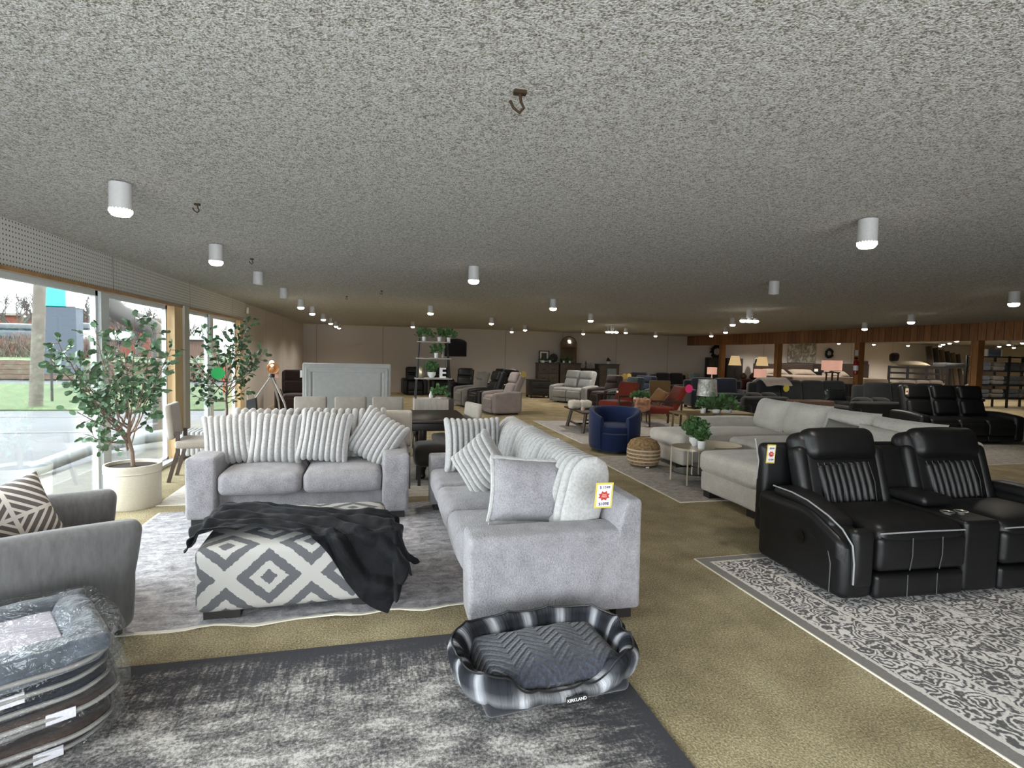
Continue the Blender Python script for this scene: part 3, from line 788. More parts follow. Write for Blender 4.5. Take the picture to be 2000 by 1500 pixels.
def blanket():
    # cloth laid flat in the plane of the ottoman top, then folded down over its edges
    F_ = [(-1.16, 3.46), (-.98, 3.60), (-.76, 3.58), (-.52, 3.47), (-.36, 3.36), (-.22, 3.15), (-.10, 3.02), (.02, 2.96)]
    B_ = [(-1.16, 4.34), (-.92, 4.28), (-.68, 4.16), (-.42, 3.98), (-.18, 3.86), (.04, 3.78), (.24, 3.76), (.44, 3.68)]
    X0, X1, Y0, Y1, ZT = -1.075, .055, 3.445, 4.355, .475
    nu, nv = 110, 70

    def poly(P, s):
        s *= len(P) - 1; i = min(int(s), len(P) - 2); f = s - i
        p0 = P[max(i - 1, 0)]; p1 = P[i]; p2 = P[i + 1]; p3 = P[min(i + 2, len(P) - 1)]
        return [.5 * (2 * p1[k] + (p2[k] - p0[k]) * f + (2 * p0[k] - 5 * p1[k] + 4 * p2[k] - p3[k]) * f * f + (3 * p1[k] - p0[k] - 3 * p2[k] + p3[k]) * f ** 3) for k in (0, 1)]
    vs = []; fs = []
    for i in range(nu + 1):
        s = i / nu; a = poly(F_, s); b = poly(B_, s)
        for j in range(nv + 1):
            v = j / nv; x = a[0] + (b[0] - a[0]) * v; y = a[1] + (b[1] - a[1]) * v
            # folds run along the strip
            wr = .028 * math.sin(v * 24 + s * 5 + 2 * noise.noise(Vector((s * 3, v * 2, 0)))) * (.45 + .55 * abs(noise.noise(Vector((s * 5, v * 3, 4))) * 2))
            wr += .028 * noise.noise(Vector((s * 7, v * 5, 2))) + .012 * noise.noise(Vector((s * 20, v * 14, 9)))
            if s > .86 : y += .05 * noise.noise(Vector((v * 5, 3, 1))) * (s - .86) * 7; x += .06 * noise.noise(Vector((v * 6, 8, 1))) * (s - .86) * 7
            cx = min(max(x, X0), X1); cy = min(max(y, Y0), Y1); ex, ey = x - cx, y - cy; d = math.hypot(ex, ey)
            k = min(1, d / .08); z = ZT + .012 + max(-.004, wr + .015) * (1 - k * .5)
            if d > 0:
                drop = max(0, d - .025); ux, uy = ex / d, ey / d; out = .028 + .14 * (drop / .5) ** 1.1 + max(-.01, wr * 1.5)
                # corner swings out more
                if abs(ex) > .01 and abs(ey) > .01: out += .09 * min(1, drop / .35)
                x = cx + ux * min(d, out) if d < .03 else cx + ux * out; y = cy + uy * min(d, out) if d < .03 else cy + uy * out
                z = ZT + .012 + max(0, wr) * .5 - drop
                if z < .022: x += ux * (.022 - z) * .6; y += uy * (.022 - z) * .6; z = .022 + max(0, wr) * .6
            vs.append((x, y, z))
    for i in range(nu):
        for j in range(nv):
            k = i * (nv + 1) + j; fs.append((k, k + nv + 1, k + nv + 2, k + 1))
    m = MB(); m.add(vs, fs); t = NT('black_fleece'); n = t.noise(t.coord(), 120, 3); n2 = t.noise(t.coord(), 7, 4)
    t.p(Base_Color=t.ramp(n2.outputs[0], [(.35, c('#08090b')), (.7, c('#121317'))]), Roughness=.8)
    t.b.inputs['Specular IOR Level'].default_value = .2; t.b.inputs['Sheen Weight'].default_value = .1; t.b.inputs['Sheen Roughness'].default_value = .3; t.b.inputs['Sheen Tint'].default_value = (.75, .8, .95, 1)
    t.bump(t.math('ADD', n.outputs[0], t.math('MULTIPLY', n2.outputs[0], 2.5)), .4, .012)
    o = m.build('throw_blanket', t.m, angle=180); so = o.modifiers.new('thick', 'SOLIDIFY'); so.thickness = .008; so.offset = 1
    sb = o.modifiers.new('sub', 'SUBSURF'); sb.levels = 1; sb.render_levels = 1
    o.matrix_world = Matrix.Translation((-.50, 3.90, 0)) @ Matrix.Rotation(R(2.5), 4, 'Z') @ Matrix.Translation((.51, -3.90, 0))
    tag(o, 'black fleece throw spilling over the corner of the diamond ottoman', 'blanket')


blanket()

# ---------------------------------------------------------------- plaid dog bed


def plaid_mat():
    t = NT('grey_ombre_plaid'); s = t.n('ShaderNodeSeparateXYZ', {0: t.coord('UV')})
    per = t.math('FRACT', t.math('MULTIPLY', s.outputs[0], 5.2)); fz = t.math('FRACT', t.math('ADD', t.math('MULTIPLY', s.outputs[1], 4.6), .30))
    st = [(0, c('#101114')), (.2, c('#1d1e22')), (.36, c('#55575d')), (.47, c('#bcbdc2')), (.56, c('#a5a7ac')), (.68, c('#3a3b40')), (.8, c('#191a1d')), (1, c('#101114'))]
    a = t.ramp(per, st); b = t.ramp(fz, [(0, c('#3d3f44')), (.3, c('#1e1f23')), (.55, c('#6b6d72')), (.75, c('#a6a7aa')), (1, c('#3d3f44'))])
    ln = t.noise(t.mapp(t.coord('UV'), (150, 3, 1)), 2, 2); col = t.mix(.34, a, b); col = t.mix(t.math('MULTIPLY', ln.outputs[0], .35), col, c('#2a2b30'))
    t.p(Base_Color=col, Roughness=1.0); t.b.inputs['Specular IOR Level'].default_value = .08; t.bump(t.noise(t.mapp(t.coord('UV'), (18, 3, 1)), 2, 4).outputs[0], .8, .02); return t.m


def dog_bed():
    t = thing('dog_bed', 'grey ombre plaid dog bed with raised sides on the dark distressed rug', 'dog bed', (.80, 2.53, .010), R(6))
    t.scale = (.86, .86, .9)
    m_pl = plaid_mat(); W, D = .49, .305
    part('base', MB().soft(.84, .53, .075, .035, (0, 0, 0), 8, (0, 0, .04), lump=.008, lf=6), fabric('dark_canvas', '#232429', .8, 200, .3), t)
    # wall: closed loop
    NSEG = 144; vs = []; fs = []; uv = []; ring = 18
    segs = 12
    top = []
    for k in range(NSEG):
        a = 2 * PI * k / NSEG; ca, sa = math.cos(a), math.sin(a); n_ = 3.2
        rr = 1 / ((abs(ca) ** n_ + abs(sa) ** n_) ** (1 / n_)); x, y = W * ca * rr, D * sa * rr
        pinch = abs(math.cos(a * segs / 2 + .3)) ** .35      # 1 mid panel, 0 on seams
        front = max(0, 1 - (abs(x + .0) / .30) ** 6) if y < 0 else 0
        h = .215 + .028 * (1 - pinch) - .115 * front + (.02 if y > 0 else 0)
        tk = (.026 + .036 * pinch) * (1 - .2 * front)
        nx_, ny_ = Vector((ca / W, sa / D)).normalized() if True else (0, 0)
        for j in range(ring):
            b = 2 * PI * j / ring; off = math.cos(b) * tk; z = .045 + (h - .03) * (.5 - .5 * math.cos(0)) if False else 0
            sb = math.sin(b); zz = .045 + (h - .045) * (.5 + .5 * (abs(sb) ** .75) * (1 if sb > 0 else -1))
            flare = .10 * (zz / .22) ** 1.4
            wob = noise.noise(Vector((x * 9, y * 9, zz * 9))) * .010
            vs.append((x * (.93 + flare) + nx_ * (off + wob), y * (.90 + flare * 1.1) + ny_ * (off + wob), zz))
    for k in range(NSEG):
        for j in range(ring):
            k2 = (k + 1) % NSEG; j2 = (j + 1) % ring; fs.append((k * ring + j, k2 * ring + j, k2 * ring + j2, k * ring + j2))
            P_ = 2.7; u0, u1 = k / NSEG * P_, (k + 1) / NSEG * P_
            q = [vs[k * ring + j], vs[k2 * ring + j], vs[k2 * ring + j2], vs[k * ring + j2]]
            uv.append([(u0, q[0][2]), (u1, q[1][2]), (u1, q[2][2]), (u0, q[3][2])])
    m = MB(); m.add(vs, fs, None, uv); part('bolster', m, m_pl, t, angle=180)
    # piping along the rim
    pts = [vs[k * ring + ring // 4] for k in range(NSEG)]; pts = [(p[0], p[1], p[2] + .003) for p in pts] + [pts[0]]
    part('piping', MB().tube(pts, .0055, 6), plain('black_piping', '#101013', .5), t)
    t2 = NT('slate_fleece'); v = t2.coord(); s = t2.n('ShaderNodeSeparateXYZ', {0: v})
    zig = t2.math('ABSOLUTE', t2.math('SUBTRACT', t2.math('FRACT', t2.math('MULTIPLY', s.outputs[0], 4.2)), .5))
    g = t2.math('SINE', t2.math('MULTIPLY', t2.math('ADD', s.outputs[1], t2.math('MULTIPLY', zig, .22)), 115)); n = t2.noise(v, 60, 3)
    t2.p(Base_Color=t2.ramp(n.outputs[0], [(.3, c('#2b2e36')), (.7, c('#41454f'))]), Roughness=.95); t2.b.inputs['Specular IOR Level'].default_value = .1; t2.b.inputs['Sheen Weight'].default_value = .3
    t2.bump(t2.math('ADD', t2.math('MULTIPLY', t2.math('MAXIMUM', g, -.3), .8), n.outputs[0]), .7, .014)
    part('cushion', MB().soft(.80, .48, .13, .062, (.02, .02, .04), 14, (.01, .01, .115), lump=.012, lf=7), t2.m, t)
    lb = part('label_patch', MB().box(0, 0, 0, .12, .004, .038), plain('label_black', '#0d0d10', .5), t); lb.matrix_local = TR(.04, -.358, .083, R(-6), R(0), R(0))
    text('lettering', 'KIRKLAND', .023, m_white, lb, TR(0, -.003, 0, PI / 2))


dog_bed()

# ---------------------------------------------------------------- stack of bagged dog beds, left foreground


def plastic():
    t = NT('clear_plastic'); tr = t.n('ShaderNodeBsdfTransparent', {0: (.97, .98, .99, 1)}); n = t.noise(t.coord(), 9, 4, .6, 1.0)
    gl = t.n('ShaderNodeBsdfGlossy', {'Roughness': .12}); b = t.n('ShaderNodeBump', {'Height': n.outputs[0], 'Strength': .8, 'Distance': .03}); t.t.links.new(b.outputs[0], gl.inputs['Normal'])
    lw = t.n('ShaderNodeLayerWeight', {0: .35}); t.t.links.new(b.outputs[0], lw.inputs['Normal'])
    f = t.math('ADD', t.math('MULTIPLY', lw.outputs[1], .24), .03); mx = t.n('ShaderNodeMixShader', {0: f, 1: tr, 2: gl}); t.t.links.new(mx.outputs[0], t.out.inputs[0]); return t.m


m_plastic = plastic()
m_quilt = fabric('grey_blue_quilt', '#4f555c', .9, 18, .9, .25, dist=.02)
m_quilt2 = fabric('navy_plaid_quilt', '#262a33', .9, 14, .6, .45, dist=.01)
m_sand = fabric('brown_suede', '#463a35', .9, 60, .5, .15)
m_pale = fabric('lavender_fleece', '#9d969e', .95, 60, .4, .05)
m_cream = plain('cream_piping', '#8d8a85', .8)


def superell(hx, hy):
    def f(q):
        a, b = abs(q.x / hx), abs(q.y / hy); n_ = (a ** 5 + b ** 5) ** .2
        return Vector((q.x * max(a, b) / n_, q.y * max(a, b) / n_, q.z)) if n_ > 1e-6 else q
    return f


zz = .012
for k in range(7):
    th = [.046, .046, .05, .046, .046, .05, .07][k]; dx = [.0, .03, -.03, .05, .01, .0, .02][k]; rr = [32, 30, 35, 31, 33, 34, 33][k]
    lab = ['brown suede dog bed in plastic, bottom of the stack', 'brown suede dog bed in plastic, second from the bottom', 'brown suede dog bed in plastic, third from the bottom',
           'brown dog bed with dark underside in the middle of the bagged stack', 'navy plaid dog bed in plastic, third from the top', 'navy plaid dog bed in plastic, just under the top one',
           'grey blue quilted dog bed with lavender centre on top of the stack'][k]
    ml = m_sand if k < 4 else (m_quilt2 if k < 6 else m_quilt)
    t = thing('bagged_dog_bed', lab, 'dog bed', (-1.66 + dx, 2.50, zz), R(rr), 'dog beds bagged in plastic')
    part('mattress', MB().soft(1.0, .64, th, .027, (0, 0, .006), 10, (0, 0, th / 2), lump=.008, lf=6, fn=superell(.5, .32)), ml, t)
    part('piping', MB().tube([(math.copysign(abs(math.cos(a)) ** .4, math.cos(a)) * .508, math.copysign(abs(math.sin(a)) ** .4, math.sin(a)) * .328, th * .5 + .004 * math.sin(a * 7)) for a in [2 * PI * j / 90 for j in range(91)]], .009, 6), m_cream, t)
    if k == 6:
        part('bolster', MB().soft(.98, .13, .075, .036, (0, 0, .01), 10, (0, -.245, th + .012), lump=.014, lf=14).soft(.98, .13, .075, .036, (0, 0, .01), 10, (0, .245, th + .012), lump=.014, lf=14).soft(.14, .5, .075, .036, (0, 0, .01), 10, (.42, 0, th + .012), lump=.014, lf=14), m_quilt, t)
        part('centre_panel', MB().soft(.82, .40, .02, .009, (0, 0, .012), 6, (-.06, 0, th + .008)), m_pale, t, 'lavender fleece centre')
    if k in (0, 3, 5): part('paper_label', MB().box([.30, .36, 0, .30, 0, .18, 0][k], -.329, th * .5, .09, .004, .04), plain('paper_tag', '#cfccd0', .6), t)
    def crk(q): return superell(.535, .355)(q) + noise.noise_vector(Vector((q.x * 7, q.y * 7, q.z * 30 + k))) * .016
    part('plastic_bag', MB().soft(1.07, .71, th + .012 + (.055 if k == 6 else 0), .03, (0, 0, 0), 22, (.02, 0, th / 2 + (.03 if k == 6 else 0)), fn=crk), m_plastic, t)
    zz += th + .004

# ---------------------------------------------------------------- grey accent chair, left edge
m_grey = fabric('grey_tweed', '#5f5e5e', .95, 45, .5, .13, .3, (1, 1, .25))
m_greyp = plain('pillow_piping', '#6a6462', .8)
GC = thing('armchair', 'grey tweed armchair with a geometric pillow at the left edge', 'chair', (-1.85, 3.56, 0), R(120))
# local front -y ; width x
for s_ in (-1, 1):
    def bow(q, s_=s_): return Vector((q[0] + .03 * s_ * (q[2] > 0) * (q[2] / .3), q[1] - .05 * max(0, q[2] / .3), q[2]))
    part('arm', MB().soft(.15, .82, .60, .06, (.01, .015, .012), 8, (s_ * .40, .05, .36), fn=bow), m_grey, GC)
part('seat', MB().soft(.66, .74, .22, .05, (0, .01, .03), 8, (0, .02, .36)), m_grey, GC)
part('back', MB().soft(.80, .18, .66, .07, (0, .02, .02), 8, (0, .42, .46), T=TR(0, 0, 0, R(0))), m_grey, GC)
for sx_ in (-1, 1):
    for sy_ in (-.30, .36): part('leg', MB().lathe([(.018, 0), (.028, .08)], 12, TR(sx_ * .36, sy_, 0)), m_black, GC)


def geo_mat():
    t = NT('geometric_pillow_cloth'); v = t.coord(); s = t.n('ShaderNodeSeparateXYZ', {0: v})
    ax = t.math('ABSOLUTE', s.outputs[0]); az = t.math('ABSOLUTE', s.outputs[2]); mx_ = t.math('MAXIMUM', ax, az); sm = t.math('ADD', ax, az)
    a1 = t.math('GREATER_THAN', t.math('FRACT', t.math('MULTIPLY', sm, 19)), .38)
    d1 = t.math('GREATER_THAN', ax, .011); d2 = t.math('GREATER_THAN', az, .011)
    g = t.math('MULTIPLY', a1, t.math('MULTIPLY', d1, d2))
    t.p(Base_Color=t.mix(g, c('#c4bfb8'), c('#5c5552')), Roughness=.95); t.bump(t.noise(v, 200).outputs[0], .3, .003); return t.m


q = U(62, 980, 3.72)
tp = thing('throw_pillow', 'taupe and cream geometric pillow on the grey armchair', 'pillow', (-2.02, 3.60, .62))
part('cover', MB().pillow(.42, .42, .15, 0, pinch=.05), geo_mat(), tp); tp.rotation_euler = (R(-20), R(-14), R(50))

# ---------------------------------------------------------------- black leather reclining loveseat, right foreground
m_blk = leather('black_leather', '#111112', .42)
m_pipe = plain('pale_piping', '#8b8d8f', .5)
m_seam = plain('grey_stitching', '#4c4d4e', .6)


def console_recliner():
    t = thing('reclining_loveseat', 'black leather reclining loveseat with centre console and pale piping', 'sofa', (2.985, 2.94, .009), R(-2.4))
    W = 2.29; aw = .25; sw = .73; cw = .30
    # arms
    for k, x in enumerate((aw / 2, W - aw / 2)):
        s_ = 1 if k else -1
        def bend(q, s_=s_): return Vector((q[0] + (.015 * s_ if q[2] > .1 else 0), q[1] + .05 * max(0, (q[2] + .1)) * (1 if q[1] < 0 else 0), q[2] - (.12 * max(0, -q[1] - .12) / .3 if q[2] > .12 else 0)))
        o = part('arm', MB().soft(aw, .90, .53, .05, (.01, .01, .01), 10, (x, .45, .285), fn=bend), m_blk, t)
        sd = -1 if k == 0 else 1
        xs = x + sd * (aw / 2 + .008)
        part('side_stitching', MB().tube([(xs, .86, .42), (xs, .55, .43), (xs, .25, .38), (xs, .13, .33), (xs, .10, .24), (xs, .10, .04)], .004, 5), m_seam, t)
        part('arm_pad', MB().soft(.20, .62, .085, .04, (0, 0, .012), 8, (x, .46, .575), fn=lambda q: Vector((q[0], q[1], q[2] - .09 * max(0, -q[1] + .02) / .3))).soft(.17, .09, .40, .04, (0, .01, 0), 8, (x - sd * .015, .02, .30)), m_blk, t)
        xp = x + sd * .098
        part('piping', MB().tube([(xp, .76, .615), (xp, .55, .615), (xp, .38, .597), (xp, .18, .545), (xp, .05, .49), (xp - sd * .02, -.02, .40), (xp - sd * .03, -.03, .28), (xp - sd * .03, -.03, .14)], .006, 6), m_pipe, t)
    part('recline_button', MB().lathe([(.0, .0), (.03, .004), (.034, .012)], 20, TR(-.008, .38, .33, 0, -PI / 2, 0) @ Matrix.Scale(1.5, 4, (1, 0, 0))), plain('gloss_black', '#08080a', .2), t)
    part('base', MB().soft(W - .2, .78, .22, .02, (0, 0, 0), 4, (W / 2, .50, .14)), m_blk, t)
    part('back_shell', MB().soft(W - .10, .12, .74, .05, (0, .02, .0), 8, (W / 2, .98, .55), T=None), m_blk, t)
    for k in range(2):
        x0 = aw + k * (sw + cw); xc = x0 + sw / 2
        part('seat', MB().soft(sw - .01, .62, .19, .07, (0, .015, .03), 8, (xc, .30, .42)), m_blk, t)
        part('seat_piping', MB().tube([(x0 + .02, -.005, .465), (xc - .1, -.03, .478), (xc, -.033, .48), (xc + .1, -.03, .478), (x0 + sw - .02, -.005, .468)], .0055, 6), m_pipe, t)
        part('footrest', MB().soft(sw - .012, .10, .245, .04, (0, .02, 0), 8, (xc, .03, .325)).soft(sw - .012, .09, .17, .03, (0, .012, 0), 8, (xc, .035, .10)), m_blk, t)
        part('stitching', MB().tube([(xc - .12, -.042, .44), (xc - .12, -.046, .32), (xc - .12, -.03, .215)], .003, 5).tube([(xc + .12, -.042, .44), (xc + .12, -.046, .32), (xc + .12, -.03, .215)], .003, 5).tube([(xc - .12, -.02, .18), (xc - .12, -.022, .03)], .003, 5).tube([(xc + .12, -.02, .18), (xc + .12, -.022, .03)], .003, 5), m_seam, t)
        T = TR(xc, .66, .46, R(-17), 0, 0)
        part('backrest', MB().soft(sw + .02, .20, .64, .08, (0, .02, 0), 8, (0, .06, .28), T=T), m_blk, t)
        flutes = MB()
        for j in range(8): flutes.soft(.058, .07, .33, .027, (0, .008, 0), 3, (-.205 + j * .0585, -.045, .175), T=T @ TR(0, 0, 0, 0, R(-4), 0))
        part('fluted_panel', flutes, m_blk, t)
        sm = MB()
        for j in range(9): sm.tube([T @ Vector((-.234 + j * .0585, -.062, .03)), T @ Vector((-.238 + j * .0585, -.080, .18)), T @ Vector((-.250 + j * .0585, -.062, .34))], .0028, 4)
        part('flute_stitching', sm, m_seam, t)
        part('headrest', MB().soft(sw - .09, .17, .26, .075, (0, .03, .01), 8, (0, -.01, .49), T=T, fn=lambda q: q), m_blk, t)
        part('wing', MB().soft(.11, .15, .52, .05, (0, 0, 0), 6, (-sw / 2 + .01, .02, .22), T=T), m_blk, t)
        part('wing', MB().soft(.11, .15, .52, .05, (0, 0, 0), 6, (sw / 2 - .01, .02, .22), T=T), m_blk, t)
    xc = aw + sw + cw / 2
    part('console', MB().soft(cw, .84, .50, .03, (0, 0, 0), 8, (xc, .42, .27)), m_blk, t)
    part('console_lid', MB().soft(cw - .02, .34, .07, .03, (0, 0, .01), 6, (xc, .50, .565)), m_blk, t)
    part('console_back', MB().soft(cw - .02, .16, .52, .05, (0, .02, 0), 8, (0, .06, .24), T=TR(xc, .69, .44, R(-17))), m_blk, t)
    for s_ in (-1, 1): part('cup_holder', MB().lathe([(.036, 0), (.046, .0), (.047, .006), (.038, .007), (.034, -.0)], 24, TR(xc + s_ * .06, .22, .522)), m_steel, t)
    part('side_piping', MB().tube([(.03, .98, .62), (.02, .95, .78), (.03, 1.02, .95)], .006, 6), m_pipe, t)
    price_tag(t, TR(.02, .80, .86, R(0), R(4), R(8)), .085, .15, (('$2249', .045, .018), ('SALE', 0, .013), ('$1399', -.047, .020)))
    return t


console_recliner()
# ---------------------------------------------------------------- plants
m_leaf = plain('eucalyptus_leaf', '#4d6b4c', .55, var=.35, bscale=9)
m_leafd = plain('fern_leaf', '#46683a', .7, var=.4, bscale=14)
m_stem = plain('plant_stem', '#7a685b', .8, var=.2, bscale=20)
m_soil = plain('potting_soil', '#2c2119', 1)


def leaf(m, p, d, size, rnd):
    d = d.normalized(); n = Vector((rnd.uniform(-1, 1), rnd.uniform(-1, 1), rnd.uniform(-.2, 1.2))).normalized(); s = d.cross(n).normalized(); n = s.cross(d)
    L = size; vs = []; K = 7
    for k in range(K):
        a = -PI + 2 * PI * k / K; vs.append(p + d * (L * .5 + math.cos(a) * L * .5) + s * math.sin(a) * L * .44 + n * (.10 * L * abs(math.sin(a))))
    vs.append(p + d * L * .5); m.add(vs, [(k, (k + 1) % K, K) for k in range(K)])


def potted_tree(name, label, base, pot_r, pot_h, ends, forks, seed, leafs=.085, potmat=None, per=12):
    rnd = random.Random(seed); t = thing(name, label, 'plant', base); b = Vector(base)
    part('pot', MB().lathe([(pot_r * .93, 0), (pot_r * .97, .02), (pot_r * .97, pot_h * .80), (pot_r * 1.0, pot_h * .82), (pot_r * .985, pot_h * .86), (pot_r * 1.01, pot_h * .9), (pot_r, pot_h), (pot_r * .92, pot_h), (pot_r * .9, pot_h * .9)], 40), potmat or plain('cream_ceramic', '#bdb6a6', .45), t)
    part('soil', MB().lathe([(pot_r * .9, pot_h * .90), (pot_r * .89, pot_h * .93), (.01, pot_h * .94)], 24), m_soil, t)
    st = MB(); lf = MB()
    root = Vector((0, 0, pot_h * .88)); fork0 = Vector(forks[0]) - b
    st.tube([root, (root + fork0) / 2 + Vector((.015, 0, 0)), fork0], .022, 8, taper=.018)
    st.tube([fork0, fork0 + Vector((.02, .01, .12)), fork0 + Vector((0, 0, .26))], .017, 8, taper=.008); fbase = fork0
    for e in ends:
        fork0 = fbase + Vector((0, 0, rnd.uniform(-.16, .24)))
        e = Vector(e) - b; mid = (fork0 + e) / 2 + Vector((rnd.uniform(-.06, .06), rnd.uniform(-.06, .06), -.06)); pts = []
        for k in range(13):
            f = k / 12; pts.append(fork0 * (1 - f) ** 2 + mid * 2 * f * (1 - f) + e * f * f + Vector((rnd.uniform(-.008, .008), rnd.uniform(-.008, .008), 0)))
        st.tube(pts, .010, 6, taper=.003); L = (e - fork0).length; n = int(per * L / .6)
        for k in range(n):
            f = .36 + .64 * (k + rnd.random()) / n; i = min(11, int(f * 12)); p = pts[i].lerp(pts[i + 1], f * 12 - i) if f < 1 else pts[12]
            d = (pts[min(12, i + 1)] - pts[i]).normalized(); a = k * 2.4; o = d.orthogonal().normalized(); o = Matrix.Rotation(a, 3, d) @ o
            q = p + (o * .8 + d * .5).normalized() * rnd.uniform(.05, .16)
            st.tube([p, q], .0025, 3)
            for u in range(4): leaf(lf, p.lerp(q, .4 + .2 * u), (o + d * rnd.uniform(-.3, .8) + Vector((0, 0, rnd.uniform(-.3, .4)))), leafs * rnd.uniform(.6, 1.1), rnd)
        leaf(lf, pts[12], (e - fork0), leafs, rnd)
    part('stem', st, m_stem, t); part('foliage', lf, m_leaf, t, angle=180); return t


E1 = [U(112, 665, 5.35), U(98, 700, 5.3), U(140, 700, 5.5), U(165, 750, 5.6), U(185, 640, 5.9), U(225, 655, 6.0), U(262, 618, 6.2), U(300, 640, 6.5), U(325, 700, 6.7), U(305, 735, 6.6), U(335, 680, 6.75), U(160, 810, 5.7), U(172, 850, 5.75), U(205, 700, 5.8), U(245, 700, 6.1), U(195, 775, 5.8), U(300, 800, 6.5), U(285, 760, 6.4), U(212, 870, 5.9), U(225, 760, 5.9)]
for e in E1: e.x = max(e.x, -2.74)
potted_tree('potted_tree', 'leafy eucalyptus tree in a cream pot beside the near windows', (-2.42, 6.20, 0), .25, .43, E1, [U(249, 850, 6.2)], 4, .062)
E2 = [U(372, 700, 9.2), U(366, 745, 9.1), U(392, 735, 9.3), U(402, 640, 9.6), U(412, 665, 9.5), U(440, 655, 9.7), U(458, 640, 9.9), U(478, 668, 9.9), U(486, 625, 9.9), U(500, 690, 9.9), U(516, 688, 9.8), U(498, 712, 9.8), U(470, 735, 9.7), U(385, 775, 9.2), U(405, 780, 9.3), U(462, 775, 9.7), U(480, 760, 9.8)]
for e in E2: e.x = max(e.x, -2.76)
b2 = U(441, 800, 9.7)
E2T = potted_tree('potted_tree', 'second eucalyptus tree by the far window behind the loveseat', (b2.x, 9.7, 0), .2, .38, E2, [U(441, 770, 9.7)], 9, .07)
b3 = U(423, 728, 11.5)
b3 = U(426, 729, 9.0)
starburst(E2T, TR(b3.x - b2.x, 9.0 - 9.7, b3.z, 0, 0, R(15)), .10, '#1fae58', 'starburst_tag', 'bright green starburst tag')


def small_plant(name, label, loc, kind='leafy', s=.1, pot=m_pot, pr=.055, ph=.1, spread=1.0, bowl=False, group=None, seed=1, col=None):
    rnd = random.Random(seed); t = thing(name, label, 'plant', loc, 0, group)
    prof = [(pr * .5, 0), (pr * .55, .01), (pr, ph * .5), (pr * 1.05, ph), (pr * .9, ph), (pr * .85, ph * .8)] if bowl else [(pr * .82, 0), (pr * .9, ph * .1), (pr, ph), (pr * .9, ph), (pr * .88, ph * .85)]
    part('pot', MB().lathe(prof, 24), pot, t); m = MB()
    if kind == 'fern':
        for k in range(420):
            v_ = Vector((rnd.gauss(0, 1), rnd.gauss(0, 1), rnd.gauss(0, 1))).normalized() * rnd.random() ** .4
            p = Vector((v_.x * s * .62, v_.y * s * .62, ph + s * .42 + v_.z * s * .48)); p.x *= 1 - .35 * max(0, -v_.z); p.y *= 1 - .35 * max(0, -v_.z)
            leaf(m, p, (p - Vector((0, 0, ph * .6))) + Vector((rnd.uniform(-.05, .05), rnd.uniform(-.05, .05), 0)), s * rnd.uniform(.10, .20), rnd)
        for k in range(26):
            a = rnd.uniform(0, 2 * PI); el = rnd.uniform(.2, 1.4); m.tube([(0, 0, ph * .7), (math.cos(a) * s * .55 * math.cos(el), math.sin(a) * s * .55 * math.cos(el), ph + s * .85 * math.sin(el))], .0018, 3)
    elif kind == 'frond':
        for k in range(120):
            a = rnd.uniform(0, 2 * PI); el = rnd.uniform(.15, 1.5); d = Vector((math.cos(a) * math.cos(el), math.sin(a) * math.cos(el), math.sin(el))); L = s * rnd.uniform(.6, 1.15) * (1 - .38 * math.sin(el))
            p0 = Vector((0, 0, ph * .85)); prev = p0
            for j in range(1, 8):
                f = j / 7; p = p0 + d * L * f * spread + Vector((0, 0, -.22 * L * f * f * (1 - el / 1.6)))
                sd = (p - prev).cross(Vector((0, 0, 1))).normalized() * s * .085 * (1 - f * .5); fw = (p - prev) * .9
                for sg in (-1, 1): m.add([prev, prev + sd * sg + fw, p, ], [(0, 1, 2)])
                for sg in (-1, 1): m.add([p, p + sd * sg * 1.4 + Vector((0, 0, .01)), p + fw * .5], [(0, 1, 2)])
                prev = p
    else:
        for k in range(60):
            a = rnd.uniform(0, 2 * PI); el = rnd.uniform(.1, 1.4); d = Vector((math.cos(a) * math.cos(el), math.sin(a) * math.cos(el), math.sin(el)))
            p = Vector((0, 0, ph * .85)) + d * s * rnd.uniform(.35, .95) * spread; leaf(m, p, d + Vector((0, 0, rnd.uniform(-.4, .3))), s * rnd.uniform(.28, .5), rnd)
    part('foliage', m, col or m_leafd, t, angle=180); return t


# ---------------------------------------------------------------- dining set and headboard
m_taupe = fabric('taupe_linen', '#a29a90', .95, 120, .3, .08)
m_chleg = wood('brown_leg', '#3c2f29', '#52433b')


def dining_chair(label, loc, rz, mat=None):
    t = thing('dining_chair', label, 'chair', loc, rz, 'taupe upholstered dining chairs'); mt = mat or m_taupe
    part('seat', MB().soft(.48, .46, .10, .035, (0, 0, .01), 5, (0, 0, .45)), mt, t)
    part('backrest', MB().soft(.46, .07, .42, .03, (0, .01, 0), 5, (0, .21, .74), T=TR(0, .01, 0, R(-5), 0, 0)), mt, t)
    for s_ in (-1, 1):
        part('leg', MB().bar((s_ * .20, -.19, .41), (s_ * .20, -.21, 0), .04), m_chleg, t)
        part('leg', MB().bar((s_ * .20, .20, .60), (s_ * .20, .20, .35), .04).bar((s_ * .20, .20, .37), (s_ * .20, .30, 0), .038), m_chleg, t)
    return t


def mk_dark(): return fabric('dark_seat_fabric', '#2b2927')


c0 = dining_chair('taupe dining chair at the window end of the table, angled near the potted tree', (-2.16, 7.42, .0), R(96))


def chair_copy(label, loc, rz): return dup(c0, loc, rz, label)


